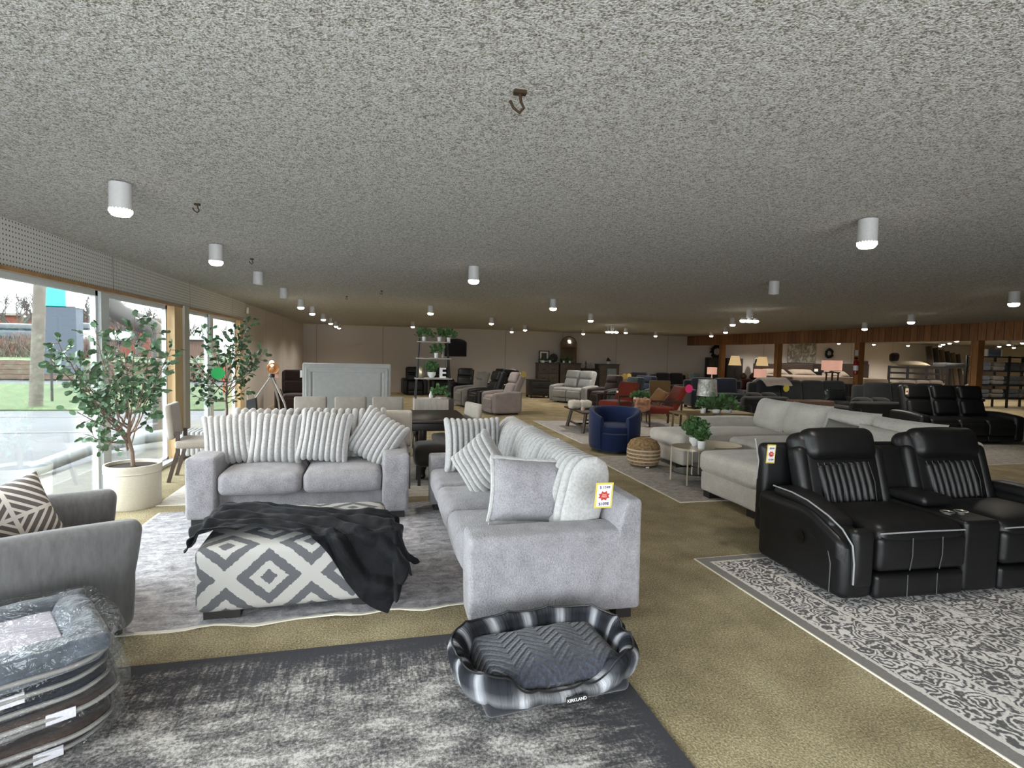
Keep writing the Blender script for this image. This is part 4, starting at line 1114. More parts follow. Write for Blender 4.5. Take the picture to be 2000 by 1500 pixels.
for k, (px, lab) in enumerate([(604, 'taupe dining chair at the far side of the table, nearest the tripod lamp'), (684, 'middle taupe dining chair at the far side of the table'), (758, 'taupe dining chair at the far side of the table, nearest the ladder shelf')]):
    chair_copy(lab, (U(px, 785, 8.28).x, 8.15, 0), 0)
chair_copy('taupe dining chair with its back to the loveseat', (.13, 6.76, .009), R(180))
chair_copy('taupe dining chair at the right end of the dining table', (.97, 7.42, 0), R(-74))
t = thing('stool', 'dark upholstered stool tucked under the dining table', 'stool', (.62, 6.75, .009)); part('seat', MB().soft(.44, .42, .26, .07, (0, 0, .02), 5, (0, 0, .36)), mk_dark(), t)
for sx_ in (-1, 1):
    for sy_ in (-1, 1): part('leg', MB().box(sx_ * .16, sy_ * .15, .12, .035, .035, .24), m_black, t)
DT = thing('dining_table', 'espresso dining table with turned legs behind the loveseat', 'table', (-.08, 7.46, .009))
part('tabletop', MB().soft(2.36, 1.20, .05, .012, seg=2, c0=(0, 0, .735)), m_espresso, DT)
part('apron', MB().soft(2.1, 1.0, .11, .01, seg=1, c0=(0, 0, .66)), m_espresso, DT)
for sx_ in (-1, 1):
    for sy_ in (-1, 1):
        part('leg', MB().lathe([(.035, 0), (.05, .03), (.04, .08), (.06, .14), (.065, .22), (.045, .3), (.035, .36), (.055, .42), (.04, .46), (.055, .5), (.055, .62)], 20, TR(sx_ * .60, sy_ * .48)), m_espresso, DT)
q = U(372, 870, 8.3)
t = thing('stool', 'ribbed white ottoman stool behind the window end dining chair', 'stool', (-2.35, 8.35, 0))
m = MB()
for k in range(9): m.soft(.065, .42, .34, .032, seg=3, c0=(-.24 + k * .06, 0, .30))
part('cover', m, m_plush, t); part('foot', MB().lathe([(.16, 0), (.16, .14)], 20), m_black, t)

m_hb = fabric('pale_grey_linen', '#a8a9a8', .95, 150, .35, .07)
HB = thing('headboard', 'pale grey upholstered headboard with nested border channels', 'headboard', (-.595, 10.5, 0))
part('panel', MB().soft(1.56, .08, 1.30, .03, (0, .004, 0), 6, (0, 0, .72)), m_hb, HB)
m = MB()
for k, (w_, h_) in enumerate(((1.40, 1.24), (1.30, 1.16))):
    for s_ in (-1, 1): m.soft(.055, .03, h_, .014, seg=2, c0=(s_ * (w_ / 2), -.045, .72 - .06))
    m.soft(w_ + .05, .03, .055, .014, seg=2, c0=(0, -.045, .72 + h_ / 2 - .07))
part('border_channel', m, m_hb, HB)
part('centre_panel', MB().soft(1.20, .03, 1.10, .014, (0, .004, 0), seg=3, c0=(0, -.045, .66)), m_hb, HB)
for s_ in (-1, 1): part('leg', MB().box(s_ * .65, .02, .05, .06, .04, .10), m_black, HB)
part('price_tag', MB().box(-.80, -.04, 1.17, .035, .004, .13), m_white, HB, 'white tag')

t = thing('tripod_lamp', 'tripod floor lamp with glowing amber bulb beside the brown recliner sofa', 'floor lamp', (U(531, 712, 10.9).x, 10.9, 0))
m_grayw = plain('grey_washed_wood', '#8f8b85', .6)
for a in (200, 320, 80):
    d = Vector((math.cos(R(a)), math.sin(R(a)), 0)); part('leg', MB().bar((0, 0, 1.12), tuple(d * .33 + Vector((0, 0, .62))), .035, .02).bar(tuple(d * .33 + Vector((0, 0, .62))), tuple(d * .55), .028, .018), m_grayw, t)
part('hub', MB().lathe([(.05, 1.08), (.055, 1.12), (.03, 1.17)], 16), m_black, t)
part('lamp_shade', MB().lathe([(.05, 0), (.11, .12), (.105, .12), (.05, .01)], 24, TR(0, 0, 1.22, R(75), 0, R(20))), plain('amber_metal', '#5d452e', .5, .3), t)
part('bulb', MB().lathe([(.01, 0), (.035, .02), (.045, .06), (.03, .10), (.005, .115)], 16, TR(.0, -.02, 1.28)), plain('amber_bulb', '#ffe6c4', .4, emit=22), t)
part('switch_box', MB().box(.09, -.02, 1.12, .07, .03, .09), plain('pink_tag', '#c79b86', .6), t)
l = bpy.data.lights.new('bulb_light', 'POINT'); l.energy = 2.5; l.color = (1, .74, .46); l.shadow_soft_size = .05; o = bpy.data.objects.new('bulb_light', l); COL.objects.link(o); o.parent = t; o.location = (0, -.16, 1.33)
q = U(494, 790, 10.2)
t = thing('lantern', 'black lantern with wire handle against the wall by the tripod lamp', 'lantern', (q.x, 10.2, 0))
part('body', MB().add([(-.10, -.1, 0), (.10, -.1, 0), (.10, .1, 0), (-.10, .1, 0), (-.09, -.06, .72), (.05, -.06, .76), (.05, .06, .76), (-.09, .06, .72)], [(0, 3, 2, 1), (4, 5, 6, 7), (0, 1, 5, 4), (1, 2, 6, 5), (2, 3, 7, 6), (3, 0, 4, 7)]), m_black, t, smooth=False)
part('handle', MB().tube([(-.08, 0, .72), (-.09, 0, .84), (-.03, 0, .88), (.03, 0, .84), (.04, 0, .76)], .006, 6), m_steel, t)

# ---------------------------------------------------------------- ladder shelf and its things
SH = thing('ladder_shelf', 'black metal ladder shelf with plants and a grey wood box', 'shelf', (U(848, 740, 9.5).x - .02, 9.5, 0))
sx0 = SH.location.x
m_metal = plain('dark_metal', '#221f1e', .5, .4)
zs = [U(840, y, 9.5).z for y in (668, 700, 739)]
for s_ in (-1, 1):
    part('post', MB().bar((s_ * .235, -.02, zs[0] + .06), (s_ * .35, -.28, 0), .018), m_metal, SH)
    part('post', MB().bar((s_ * .235, .06, zs[0] + .06), (s_ * .35, .22, 0), .018), m_metal, SH)
m_shelf = wood('grey_oak', '#8d867e', '#aaa39a', axis=(2, 10, 10))
for k, z in enumerate(zs):
    f = 1 - z / 2.0; w_ = .47 + .23 * f
    part('shelf_board', MB().soft(w_ + .06, .18 + .26 * f, .022, .006, seg=1, c0=(0, -.03, z)), m_shelf, SH)
zb = U(840, 779, 9.3).z
part('box_drawer', MB().soft(.58, .42, zb - .30, .008, seg=1, c0=(-.04, -.05, (zb + .30) / 2)), wood('washed_oak', '#a39b92', '#c6bfb6', axis=(12, 12, 1)), SH)
part('side_panel', MB().box(.29, -.04, (zb + .3) / 2, .09, .44, zb - .30), m_dkwood, SH)
for k, (px, lab) in enumerate([(828, 'small leafy plant in white pot, alone at the left of the top shelf'), (858, 'small leafy plant in white pot, middle of the ladder shelf top'), (876, 'small leafy plant in white pot, right end of the ladder shelf top')]):
    small_plant('potted_plant', lab, (U(px, 660, 9.48).x, 9.47, zs[0] + .012), s=.15, pr=.032, ph=.075, seed=k, group='potted plants on the ladder shelf', spread=1)
small_plant('potted_plant', 'dark leaved plant in white pot on the second shelf', (U(852, 690, 9.45).x, 9.45, zs[1] + .012), s=.15, pr=.034, ph=.085, seed=7, group='potted plants on the ladder shelf')
tag(MB().lathe([(.02, 0), (.026, .01), (.024, .05), (.012, .07), (.014, .10)], 16).build('bud_vase', m_grayw, loc=(U(865, 695, 9.45).x, 9.45, zs[1] + .012)), 'small grey bud vase beside the plant on the second shelf', 'vase')
tag(MB().lathe([(.04, 0), (.052, .02), (.052, .16), (.035, .19), (.03, .195)], 24).build('vase', plain('champagne_metal', '#a69a82', .3, .6), loc=(U(823, 730, 9.42).x, 9.42, zs[2] + .012)), 'champagne coloured canister on the third shelf', 'vase')
small_plant('potted_plant', 'fern in a footed white bowl on the third shelf', (U(843, 730, 9.40).x, 9.40, zs[2] + .012), 'fern', s=.20, pr=.07, ph=.10, bowl=True, seed=3, spread=1)
q = U(864, 728, 9.4)
tag(MB().box(-.025, 0, .09, .05, .05, .18).box(.03, 0, .165, .06, .05, .03).box(.03, 0, .09, .06, .05, .03).box(.03, 0, .015, .06, .05, .03).build('letter_block', m_white, loc=(q.x, 9.4, zs[2] + .012)), 'white block letter E on the third shelf', 'letter')
tag(MB().lathe([(.02, 0), (.035, .03), (.03, .07), (.014, .10), (.018, .12)], 20).build('vase', m_white, loc=(U(842, 772, 9.3).x, 9.33, zb + .005)), 'small white bottle vase on the grey wood box', 'vase')
small_plant('greenery_sprig', 'sprawling green sprig on the grey wood box', (U(860, 775, 9.25).x, 9.3, zb + .002), s=.16, pr=.03, ph=.02, spread=1.3, seed=12)

# ---------------------------------------------------------------- recliners


def recliner(label, loc, rz, mat, n=1, sw=.56, aw=.17, H=1.04, D=.95, lean=-17, group=None, round_=.08, top=1.0, name=None, foot=True):
    t = thing(name or ('recliner' if n == 1 else 'reclining_loveseat' if n == 2 else 'reclining_sofa'), label, 'recliner' if n == 1 else 'sofa', loc, rz, group)
    W = n * sw + 2 * aw; y0 = -D / 2
    for s_ in (-1, 1):
        def sl(q): return Vector((q[0], q[1], q[2] - (.05 * (q[1] < 0) * abs(q[1]) / (D / 2) if q[2] > 0 else 0)))
        part('arm', MB().soft(aw, D * .86, .56, .06, (.006, .006, .01), 5, (s_ * (W - aw) / 2, y0 + D * .45, .33), fn=sl), mat, t)
    part('base', MB().soft(W - aw, D * .75, .20, .02, seg=2, c0=(0, 0, .16)), mat, t)
    for k in range(n):
        x = -W / 2 + aw + sw * (k + .5)
        part('seat', MB().soft(sw - .01, D * .62, .18, .06, (0, .01, .03), 5, (x, y0 + D * .33, .41)), mat, t)
        if foot: part('footrest', MB().soft(sw - .015, .09, .25, .035, (0, .015, 0), 4, (x, y0 + .03, .30)).soft(sw - .015, .08, .13, .03, (0, .01, 0), 4, (x, y0 + .04, .115)), mat, t)
        T = TR(x, y0 + D * .66, .43, R(lean), 0, 0); hh = (H - .43) / math.cos(R(lean))
        part('backrest', MB().soft(sw * top, .20, hh, round_, (0, .03, 0), 5, (0, .06, hh / 2), T=T, lump=.01, lf=5), mat, t)
        part('headrest', MB().soft(sw * top * .86, .14, hh * .40, .06, (0, .02, 0), 4, (0, -.04, hh * .76), T=T), mat, t)
        part('lumbar_pad', MB().soft(sw * top * .86, .13, hh * .42, .06, (0, .02, 0), 4, (0, -.04, hh * .32), T=T), mat, t)
    part('foot_base', MB().box(0, .02, .03, W * .7, D * .6, .06), m_black, t)
    return t


def mk(name, h, r_=.9, **k): return fabric(name, h, r_, **k)


m_bl2 = leather('dark_leather', '#17181a', .45); m_brn = mk('chocolate_suede', '#2f2422'); m_mauve = mk('mauve_grey_chenille', '#8b817f'); m_lg = mk('light_grey_suede', '#8e9090'); m_mg = mk('mid_grey_suede', '#77746f')
m_teal = mk('slate_teal', '#3c4749'); m_navy = mk('navy_fabric', '#22283a'); m_blkf = mk('black_fabric', '#121214'); m_char = mk('charcoal_fabric', '#303234')
m_rust = mk('rust_velvet', '#6d2b1f', sheen=.2)
G_ = 'recliners along the back wall'
recliner('black leather recliner against the back wall, left of the ladder shelf', (U(809, 740, 20.8).x, 20.9, 0), R(4), m_bl2, group=G_)
recliner('black leather recliner against the back wall, seen through the ladder shelf', (U(864, 740, 20.8).x, 20.9, 0), 0, m_bl2, group=G_)
o = recliner('black leather recliner just right of the ladder shelf', (U(903, 740, 18.6).x, 18.3, 0), R(-20), m_bl2, H=1.1)
recliner('black reclining loveseat behind the grey lift chairs', (U(953, 740, 18.5).x + .35, 18.4, 0), R(-66), m_bl2, n=2, H=1.1)
recliner('grey fabric lift chair behind the black one', (2.72, 16.5, 0), R(-78), m_mg, H=1.08)
recliner('black lift chair between two grey lift chairs', (2.98, 15.46, 0), R(-78), m_bl2, H=1.12)
o = recliner('mauve grey lift chair nearest the camera with yellow tag', (3.22, 14.42, 0), R(-78), m_mauve, H=1.12, lean=-22)
starburst(o, TR(.36, .42, 1.08, 0, 0, R(78)), .09, '#b39a52', 'paper_tag', 'yellow paper tag')
recliner('light grey reclining loveseat before the brown dressers', (6.45, 17.7, 0), R(-58), m_lg, n=2, H=1.10, sw=.6)
o = recliner('chocolate brown recliner beside the light grey loveseat', (6.95, 16.1, 0), R(-68), m_brn, H=1.03)
starburst(o, TR(.30, .46, .98, 0, 0, R(60)), .10, '#a98f45', 'paper_tag', 'yellow paper tag')
recliner('slate teal recliner in front of the chocolate recliner', (7.15, 15.0, 0), R(-66), m_teal, H=1.02)
recliner('navy recliner behind the rust chair', (8.35, 16.6, 0), R(-60), m_navy, H=1.0, sw=.75)
q = U(1247, 745, 19.6); o = recliner('large black recliner behind the navy recliner', (q.x, 19.5, 0), R(-20), m_blkf, H=1.02, sw=.7)
starburst(o, TR(-.42, -.1, .88), .09, '#c9a95e', 'paper_tag', 'tan paper tag')
recliner('dark brown reclining sofa behind the grey headboard', (U(583, 740, 14.6).x + .25, 14.6, 0), R(12), m_brn, n=2, sw=.62, H=1.10, round_=.1)
recliner('dark brown recliner peeking over the headboard', (U(614, 712, 17.5).x, 17.6, 0), R(10), m_brn, H=1.14)

# ---------------------------------------------------------------- back wall furniture
m_greyb = wood('weathered_brown', '#3a332d', '#534a42', axis=(1, 8, 8)); m_handle = plain('dark_handle', '#15120f', .4, .5)


def dresser(label, px0, px1, pyt, Y, D=.45, mat=None, drawers=(2, 3), name='dresser', glass=False, cat='dresser'):
    a = U(px0, pyt, Y); b = U(px1, pyt, Y); W = b.x - a.x; H = (a.z + b.z) / 2; t = thing(name, label, cat, ((a.x + b.x) / 2, Y + D / 2, 0)); mt = mat or m_greyb
    part('body', MB().soft(W - .04, D - .02, H - .12, .01, seg=1, c0=(0, 0, H / 2 + .03)), mt, t); part('top_board', MB().soft(W, D + .02, .035, .008, seg=1, c0=(0, 0, H - .018)), mt, t)
    for sx_ in (-1, 1):
        for sy_ in (-1, 1): part('foot', MB().box(sx_ * (W / 2 - .06), sy_ * (D / 2 - .05), .05, .06, .06, .10), mt, t)
    nc, nr = drawers; dw = (W - .10) / nc; dh = (H - .22) / nr
    for i in range(nc):
        for j in range(nr):
            x = -W / 2 + .05 + dw * (i + .5); z = .14 + dh * (j + .5); o = part('drawer', MB().soft(dw - .02, .02, dh - .02, .006, seg=1, c0=(x, -D / 2 - .005, z)), mt, t)
            part('handle', MB().box(x, -D / 2 - .025, z, .12, .015, .02), m_handle, o)
    if glass: part('glass_door', MB().box(W * .12, -D / 2 - .02, H * .55, W * .42, .01, H * .6), plain('pale_glass', '#7d8a8c', .1), t)
    return t


dresser('weathered brown dresser on the back wall, left of a matching one', 1051, 1093, 709, 21.25)
dresser('weathered brown dresser on the back wall under the arched mirror', 1094, 1136, 709, 21.25)
dresser('black sideboard between the brown dressers and the glass cabinet', 1137, 1172, 720, 21.3, mat=m_black, drawers=(2, 1), name='sideboard', cat='sideboard')
dresser('brown display cabinet with a pale glass door on the back wall', 1169, 1211, 711, 21.3, glass=True, drawers=(1, 1), name='display_cabinet', cat='cabinet')
dresser('low black cabinet on legs in front of the brown dressers', 1036, 1076, 742, 19.4, D=.7, mat=m_black, drawers=(1, 2), name='cabinet', cat='cabinet')


def mirror_mat(name, tint=(.62, .6, .55)):
    t = NT(name); t.p(Base_Color=(*tint, 1), Metallic=1.0, Roughness=.04); return t.m


def arch(px0, px1, py0, py1, Y, rise, frame, label, mat, name='mirror', cat='mirror', lean=0):
    a = U(px0, py1, Y); b = U(px1, py0, Y); W = b.x - a.x; H = b.z - a.z; t = thing(name, label, cat, ((a.x + b.x) / 2, Y, a.z)); K = 16
    pts = [(-W / 2, 0), (W / 2, 0)] + [(W / 2 * math.cos(PI * k / K), H - rise + rise * math.sin(PI * k / K)) for k in range(K + 1)]
    n = len(pts); m = MB(); m.add([(x, .0, z) for x, z in pts] + [(x, .02, z) for x, z in pts], [tuple(range(n)), tuple(range(2 * n - 1, n - 1, -1))] + [(k, n + k, n + (k + 1) % n, (k + 1) % n) for k in range(n)])
    part('glass', m, mat, t, smooth=False); part('frame', MB().tube([(x, -.004, z) for x, z in pts] + [(pts[0][0], -.004, pts[0][1])], .022, 6), frame, t); return t


arch(869, 911, 663, 695, FY - .04, .16, m_dkwood, 'black framed arch topped mirror high on the back wall', plain('smoked_mirror', '#1d1b22', .12, .3))
arch(1094.5, 1126.5, 658, 708, 21.5, .33, plain('brass_frame', '#7d6b4c', .4, .6), 'tall arched mirror standing on the right brown dresser', mirror_mat('mirror_glass'))
q0 = U(1053, 708.5, 21.55); q1 = U(1072, 685, 21.55)
t = thing('picture_frame', 'dark framed picture leaning on the wall above the left dresser', 'picture', ((q0.x + q1.x) / 2, 21.55, q0.z)); W = q1.x - q0.x; H = q1.z - q0.z
part('frame', MB().box(-W / 2, 0, H / 2, .04, .03, H).box(W / 2, 0, H / 2, .04, .03, H).box(0, 0, .02, W, .03, .04).box(0, 0, H - .02, W, .03, .04), m_black, t); part('mat_board', MB().box(0, .005, H / 2, W - .04, .01, H - .06), m_white, t, 'white mat'); part('print', MB().box(0, -.003, H / 2, W * .55, .01, H * .6), m_greyb, t)
q = U(1081, 699, 21.5)
t = thing('octagonal_mirror', 'octagonal dark framed mirror on the left brown dresser', 'mirror', (q.x, 21.5, U(1081, 708.5, 21.5).z))
part('frame', MB().lathe([(.13, -.01), (.19, -.01), (.19, .02), (.13, .02)], 8, TR(0, 0, .19, PI / 2, 0, 0)), m_black, t, smooth=False); part('glass', MB().lathe([(.14, -.003), (.14, .003)], 8, TR(0, 0, .19, PI / 2, 0, 0)), mirror_mat('grey_mirror', (.3, .3, .3)), t)
zt = U(1070, 709, 21.25).z + .005
for k, (px, lab, pr) in enumerate([(1060, 'small plant in white pot before the framed picture', .09), (1074, 'small plant in white pot before the octagonal mirror', .06), (1101, 'tiny white pot plant at the foot of the arched mirror, left', .05), (1113, 'tiny white pot plant at the foot of the arched mirror, right', .05)]):
    small_plant('potted_plant', lab, (U(px, 705, 21.35).x, 21.35, zt), s=.13, pr=pr, ph=.10, seed=20 + k, group='potted plants on the dressers')
zt = U(1155, 720, 21.4).z + .005
tag(MB().lathe([(.03, 0), (.05, .03), (.02, .12), (.04, .2), (.012, .32)], 14).build('candlestick', m_greyb, loc=(U(1146, 710, 21.4).x, 21.5, zt)), 'dark turned candlestick on the black sideboard', 'candlestick')
tag(MB().lathe([(.05, 0), (.05, .13), (.02, .19), (.02, .24)], 14).build('bottle', m_grayw, loc=(U(1156, 715, 21.4).x, 21.5, zt)), 'grey bottle on the black sideboard', 'bottle')
t = thing('table_decor', 'white pot with a dark triangular sail on the display cabinet', 'ornament', (U(1190, 708, 21.4).x, 21.5, U(1190, 711, 21.4).z))
part('pot', MB().lathe([(.05, 0), (.06, .08)], 14), m_white, t); part('sail', MB().add([(-.10, 0, .12), (.14, 0, .12), (-.02, 0, .28), (-.10, .02, .12), (.14, .02, .12), (-.02, .02, .28)], [(0, 1, 2), (5, 4, 3), (0, 3, 4, 1), (1, 4, 5, 2), (2, 5, 3, 0)]), m_black, t)
q0 = U(1538, 708, FY - .03); q1 = U(1595, 668, FY - .03)
tt = NT('abstract_art'); n = tt.noise(tt.coord(), 3.2, 5, .6, 1.5); tt.p(Base_Color=tt.ramp(n.outputs[0], [(.35, c('#6f6c62')), (.5, c('#9a978c')), (.62, c('#d0cdc2'))]), Roughness=.8)
tag(MB().soft(q1.x - q0.x, .05, q1.z - q0.z, .01, seg=1).build('canvas_painting', tt.m, loc=((q0.x + q1.x) / 2, FY - .03, (q0.z + q1.z) / 2)), 'large grey abstract canvas on the wall above the beds', 'painting')


def wreath(px, py, Y, r_, label, seed):
    rnd = random.Random(seed); q = U(px, py, Y); t = thing('wreath', label, 'wreath', (q.x, Y, q.z)); m = MB()
    for k in range(160):
        a = rnd.uniform(0, 2 * PI); rr = r_ * rnd.uniform(.5, .85); p = Vector((math.cos(a) * rr, rnd.uniform(-.05, .02), math.sin(a) * rr)); leaf(m, p, Vector((math.cos(a + 1), -.3, math.sin(a + 1))), r_ * .38, rnd)
    part('foliage', m, plain('dark_wreath', '#1f2420', .9), t, angle=180); part('ring', MB().tube([(math.cos(k / 12 * PI) * r_ * .68, 0, math.sin(k / 12 * PI) * r_ * .68) for k in range(25)], .02, 6), m_stem, t)


wreath(1619, 690, FY - .06, .23, 'dark green wreath on the wall right of the abstract canvas', 3)
wreath(1400, 687, FY - .06, .33, 'dark wreath partly behind the leftmost walnut pillar', 5)

# ---------------------------------------------------------------- middle group: coffee table, chairs, pouf
CT = thing('coffee_table', 'walnut trestle coffee table on the pale fringed rug', 'table', (4.62, 11.15, .009), R(-3)); m_wal = wood('walnut', '#2c1f19', '#46342b')
part('tabletop', MB().soft(1.15, 1.35, .04, .01, seg=1, c0=(0, 0, .43)), m_wal, CT)
for sx_ in (-1, 1):
    for sy_ in (-1, 1): part('leg', MB().bar((sx_ * .44, sy_ * .50, .41), (sx_ * .52, sy_ * .58, 0), .055), m_wal, CT)
    part('stretcher', MB().bar((sx_ * .50, -.55, .13), (sx_ * .50, .55, .13), .035), m_wal, CT)
part('stretcher', MB().bar((-.50, 0, .13), (.50, 0, .13), .035), m_wal, CT); part('stretcher', MB().bar((-.46, -.52, .27), (.46, -.52, .27), .03), m_wal, CT)
t = thing('rolled_blanket', 'pair of rolled cream fur blankets on the coffee table', 'blanket', (U(1134, 790, 11.1).x, 11.15, .462))
for s_, x in ((1, -.12), (1, .12)): part('roll', MB().soft(.28, .22, .17, .07, (.0, .01, .01), 6, (x, 0, .10), lump=.02, lf=12), plush('cream_fur', '#d8d2c4'), t)
tag(MB().lathe([(.04, 0), (.042, .08), (.036, .08), (.034, .06)], 20).build('candle', plain('blush_glass', '#cbb0a2', .3), loc=(U(1140, 797, 10.75).x, 10.8, .463)), 'small blush candle jar beside the rolled blankets', 'candle')

m_blue = fabric('navy_blue_weave', '#1b2748', .95, 150, .4, .08, .15)
BC = thing('swivel_chair', 'royal navy barrel swivel chair on the near edge of the fringed rug', 'chair', (3.90, 8.66, .0), R(-24)); m = MB(); vs = []; fs = []; K = 48; rg = 20
for k in range(K + 1):
    a = R(-148 + 296 * k / K) + PI / 2; f = abs(k / K * 2 - 1); h = .74 - .14 * max(0, (f - .45) / .55) ** 1.6
    for j in range(rg):
        b = 2 * PI * j / rg; tk = .052; sb = math.sin(b); zz = .05 + (h - .05) * (.5 + .5 * math.copysign(abs(sb) ** .3, sb)); rr = .375 + math.copysign(abs(math.cos(b)) ** .6, math.cos(b)) * tk + .02 * (zz / .7)
        vs.append((math.cos(a) * rr * 1.0, math.sin(a) * rr * .98, zz))
for k in range(K):
    for j in range(rg): fs.append((k * rg + j, (k + 1) * rg + j, (k + 1) * rg + (j + 1) % rg, k * rg + (j + 1) % rg))
fs += [tuple(range(rg))[::-1], tuple(range(K * rg, (K + 1) * rg))]
m.add(vs, fs); part('shell', m, m_blue, BC, angle=60)
part('seat', MB().lathe([(.30, .33), (.345, .345), (.36, .37), (.355, .44), (.30, .47), (.0001, .485)], 40, TR(0, -.035)), m_blue, BC)
part('base_skirt', MB().lathe([(.37, .05), (.375, .33)], 40, TR(0, -.03)), m_blue, BC); part('swivel_base', MB().lathe([(.28, 0), (.28, .05)], 30), m_black, BC)
tp_ = NT('jute_weave'); s_ = tp_.n('ShaderNodeSeparateXYZ', {0: tp_.coord()}); nn = tp_.noise(tp_.coord(), 26, 4)
z_ = tp_.math('ADD', s_.outputs[2], tp_.math('MULTIPLY', nn.outputs[0], .006)); w1 = tp_.math('SINE', tp_.math('MULTIPLY', z_, 330))
band = tp_.math('MULTIPLY', tp_.math('LESS_THAN', s_.outputs[2], .27), tp_.math('GREATER_THAN', tp_.math('FRACT', tp_.math('MULTIPLY', z_, 19)), .62))
base = tp_.ramp(nn.outputs[0], [(.35, c('#7c6244')), (.65, c('#b6946a'))]); tp_.p(Base_Color=tp_.mix(band, base, c('#d5c6b2')), Roughness=.95); tp_.bump(tp_.math('ADD', w1, nn.outputs[0]), .6, .008)
PF = thing('pouf', 'round jute pouf with cream stripes beside the blue chair', 'pouf', (3.79, 7.36, .012))
part('cover', MB().lathe([(.10, 0), (.17, .01), (.222, .05), (.242, .13), (.245, .22), (.235, .30), (.19, .375), (.11, .41), (.001, .415)], 48), tp_.m, PF)
part('care_tag', MB().box(-.05, -.235, .02, .05, .004, .02), m_white, PF, 'white tag')


def wood_chair(label, loc, rz):
    t = thing('accent_chair', label, 'chair', loc, rz)
    part('seat', MB().soft(.62, .66, .16, .05, (0, .01, .02), 5, (0, -.02, .38)), m_rust, t)
    part('backrest', MB().soft(.60, .15, .62, .05, (0, .02, 0), 5, (0, 0, .28), T=TR(0, .32, .40, R(-28), 0, 0)), m_rust, t)
    for s_ in (-1, 1):
        part('arm_frame', MB().bar((s_ * .35, -.36, .60), (s_ * .35, .50, .58), .035, .05).bar((s_ * .35, -.33, .60), (s_ * .35, -.30, .0), .035).bar((s_ * .35, .46, .58), (s_ * .35, .44, 0), .035), m_wal, t)
    part('seat_rail', MB().bar((-.35, -.30, .30), (.35, -.30, .30), .035).bar((-.35, .38, .28), (.35, .38, .28), .035), m_wal, t)
    return t


RC1 = wood_chair('rust velvet chair with wood arms behind the blue chair', (6.0, 13.3, .0), R(-62))
part('hanging_tag', MB().box(.12, -.10, .70, .06, .004, .05), m_white, RC1, 'white tag')
RC2 = wood_chair('rust velvet chair with a pink starburst tag and brown pillow', (6.35, 11.75, .009), R(-96))
starburst(RC2, TR(.345, .62, .90, 0, 0, R(96)), .105, '#e0357c', 'starburst_tag', 'hot pink starburst tag')
m_cinn = mk('cinnamon_linen', '#6a4a2a')
t = scatter('cinnamon brown square pillow on the tagged rust chair', (6.35, 11.68, .68), (R(-35), R(14), R(-80)), .42, .42, .15, 0, m_cinn)
t = thing('folded_throw', 'peach throw draped over the arm of the tagged rust chair', 'blanket', (U(1254, 795, 11.5).x, 11.5, .42)); part('cloth', MB().soft(.34, .22, .26, .05, (0, 0, .02), 9, (0, 0, .10), lump=.05, lf=14), mk('peach_knit', '#9a7158'), t)
ST = thing('side_table', 'small walnut side table between the two rust chairs', 'table', (U(1249, 785, 12.4).x, 12.4, 0)); zt = U(1249, 785, 12.4).z
part('tabletop', MB().lathe([(.23, zt - .03), (.23, zt)], 28), m_wal, ST)
for a in (45, 135, 225, 315): part('leg', MB().bar((math.cos(R(a)) * .16, math.sin(R(a)) * .16, zt - .02), (math.cos(R(a)) * .2, math.sin(R(a)) * .2, 0), .03), m_wal, ST)
for k, (px, lab) in enumerate([(1239, 'white pot plant at the left of the small side table'), (1248, 'white pot plant in the middle of the small side table'), (1257, 'white pot plant at the right of the small side table')]):
    small_plant('potted_plant', lab, (U(px, 780, 12.35).x, 12.3 + .08 * (k == 1), zt + .003), s=.15, pr=.047, ph=.12, seed=30 + k, group='white pot plants on the side table')
q = U(1284, 760, 13.9)
t = thing('wingback_chair', 'tan upholstered chair turned away behind the rust chairs', 'chair', (q.x, 13.9, 0), R(165)); m_tan = mk('tan_tweed', '#6a5638')
part('back', MB().soft(.56, .12, .72, .03, (0, .01, 0), 4, (0, .26, .62)), m_tan, t); part('seat', MB().soft(.56, .56, .18, .04, seg=3, c0=(0, 0, .36)), m_tan, t)
for s_ in (-1, 1):
    part('arm', MB().soft(.08, .5, .42, .03, seg=3, c0=(s_ * .27, 0, .42)), m_tan, t)
    for y in (-.22, .22): part('leg', MB().bar((s_ * .23, y, .28), (s_ * .24, y, 0), .035), m_wal, t)

# ---------------------------------------------------------------- nesting tables, ferns, sectional
m_cham = plain('champagne_metal_rim', '#c7bda8', .3, .5); m_grt = plain('grey_glass_top', '#57544f', .15)


def nest(label, x, y, r_, h, seed):
    t = thing('nesting_table', label, 'table', (x, y, .02), 0, 'round champagne metal nesting tables')
    part('tabletop', MB().lathe([(r_ - .012, h - .016), (r_ - .012, h)], 40), m_grt, t); part('rim', MB().lathe([(r_ - .012, h - .022), (r_, h - .022), (r_, h + .003), (r_ - .012, h + .003)], 40), m_cham, t)
    part('lower_shelf', MB().lathe([(r_ - .03, .13), (r_ - .03, .138)], 36), m_glass2, t); part('shelf_ring', MB().tube([(math.cos(2 * PI * k / 36) * (r_ - .02), math.sin(2 * PI * k / 36) * (r_ - .02), .13) for k in range(37)], .006, 5), m_black, t)
    for a in seed: part('leg', MB().box(math.cos(R(a)) * (r_ - .004), math.sin(R(a)) * (r_ - .004), h / 2, .016, .016, h, R(a)), m_cham, t)


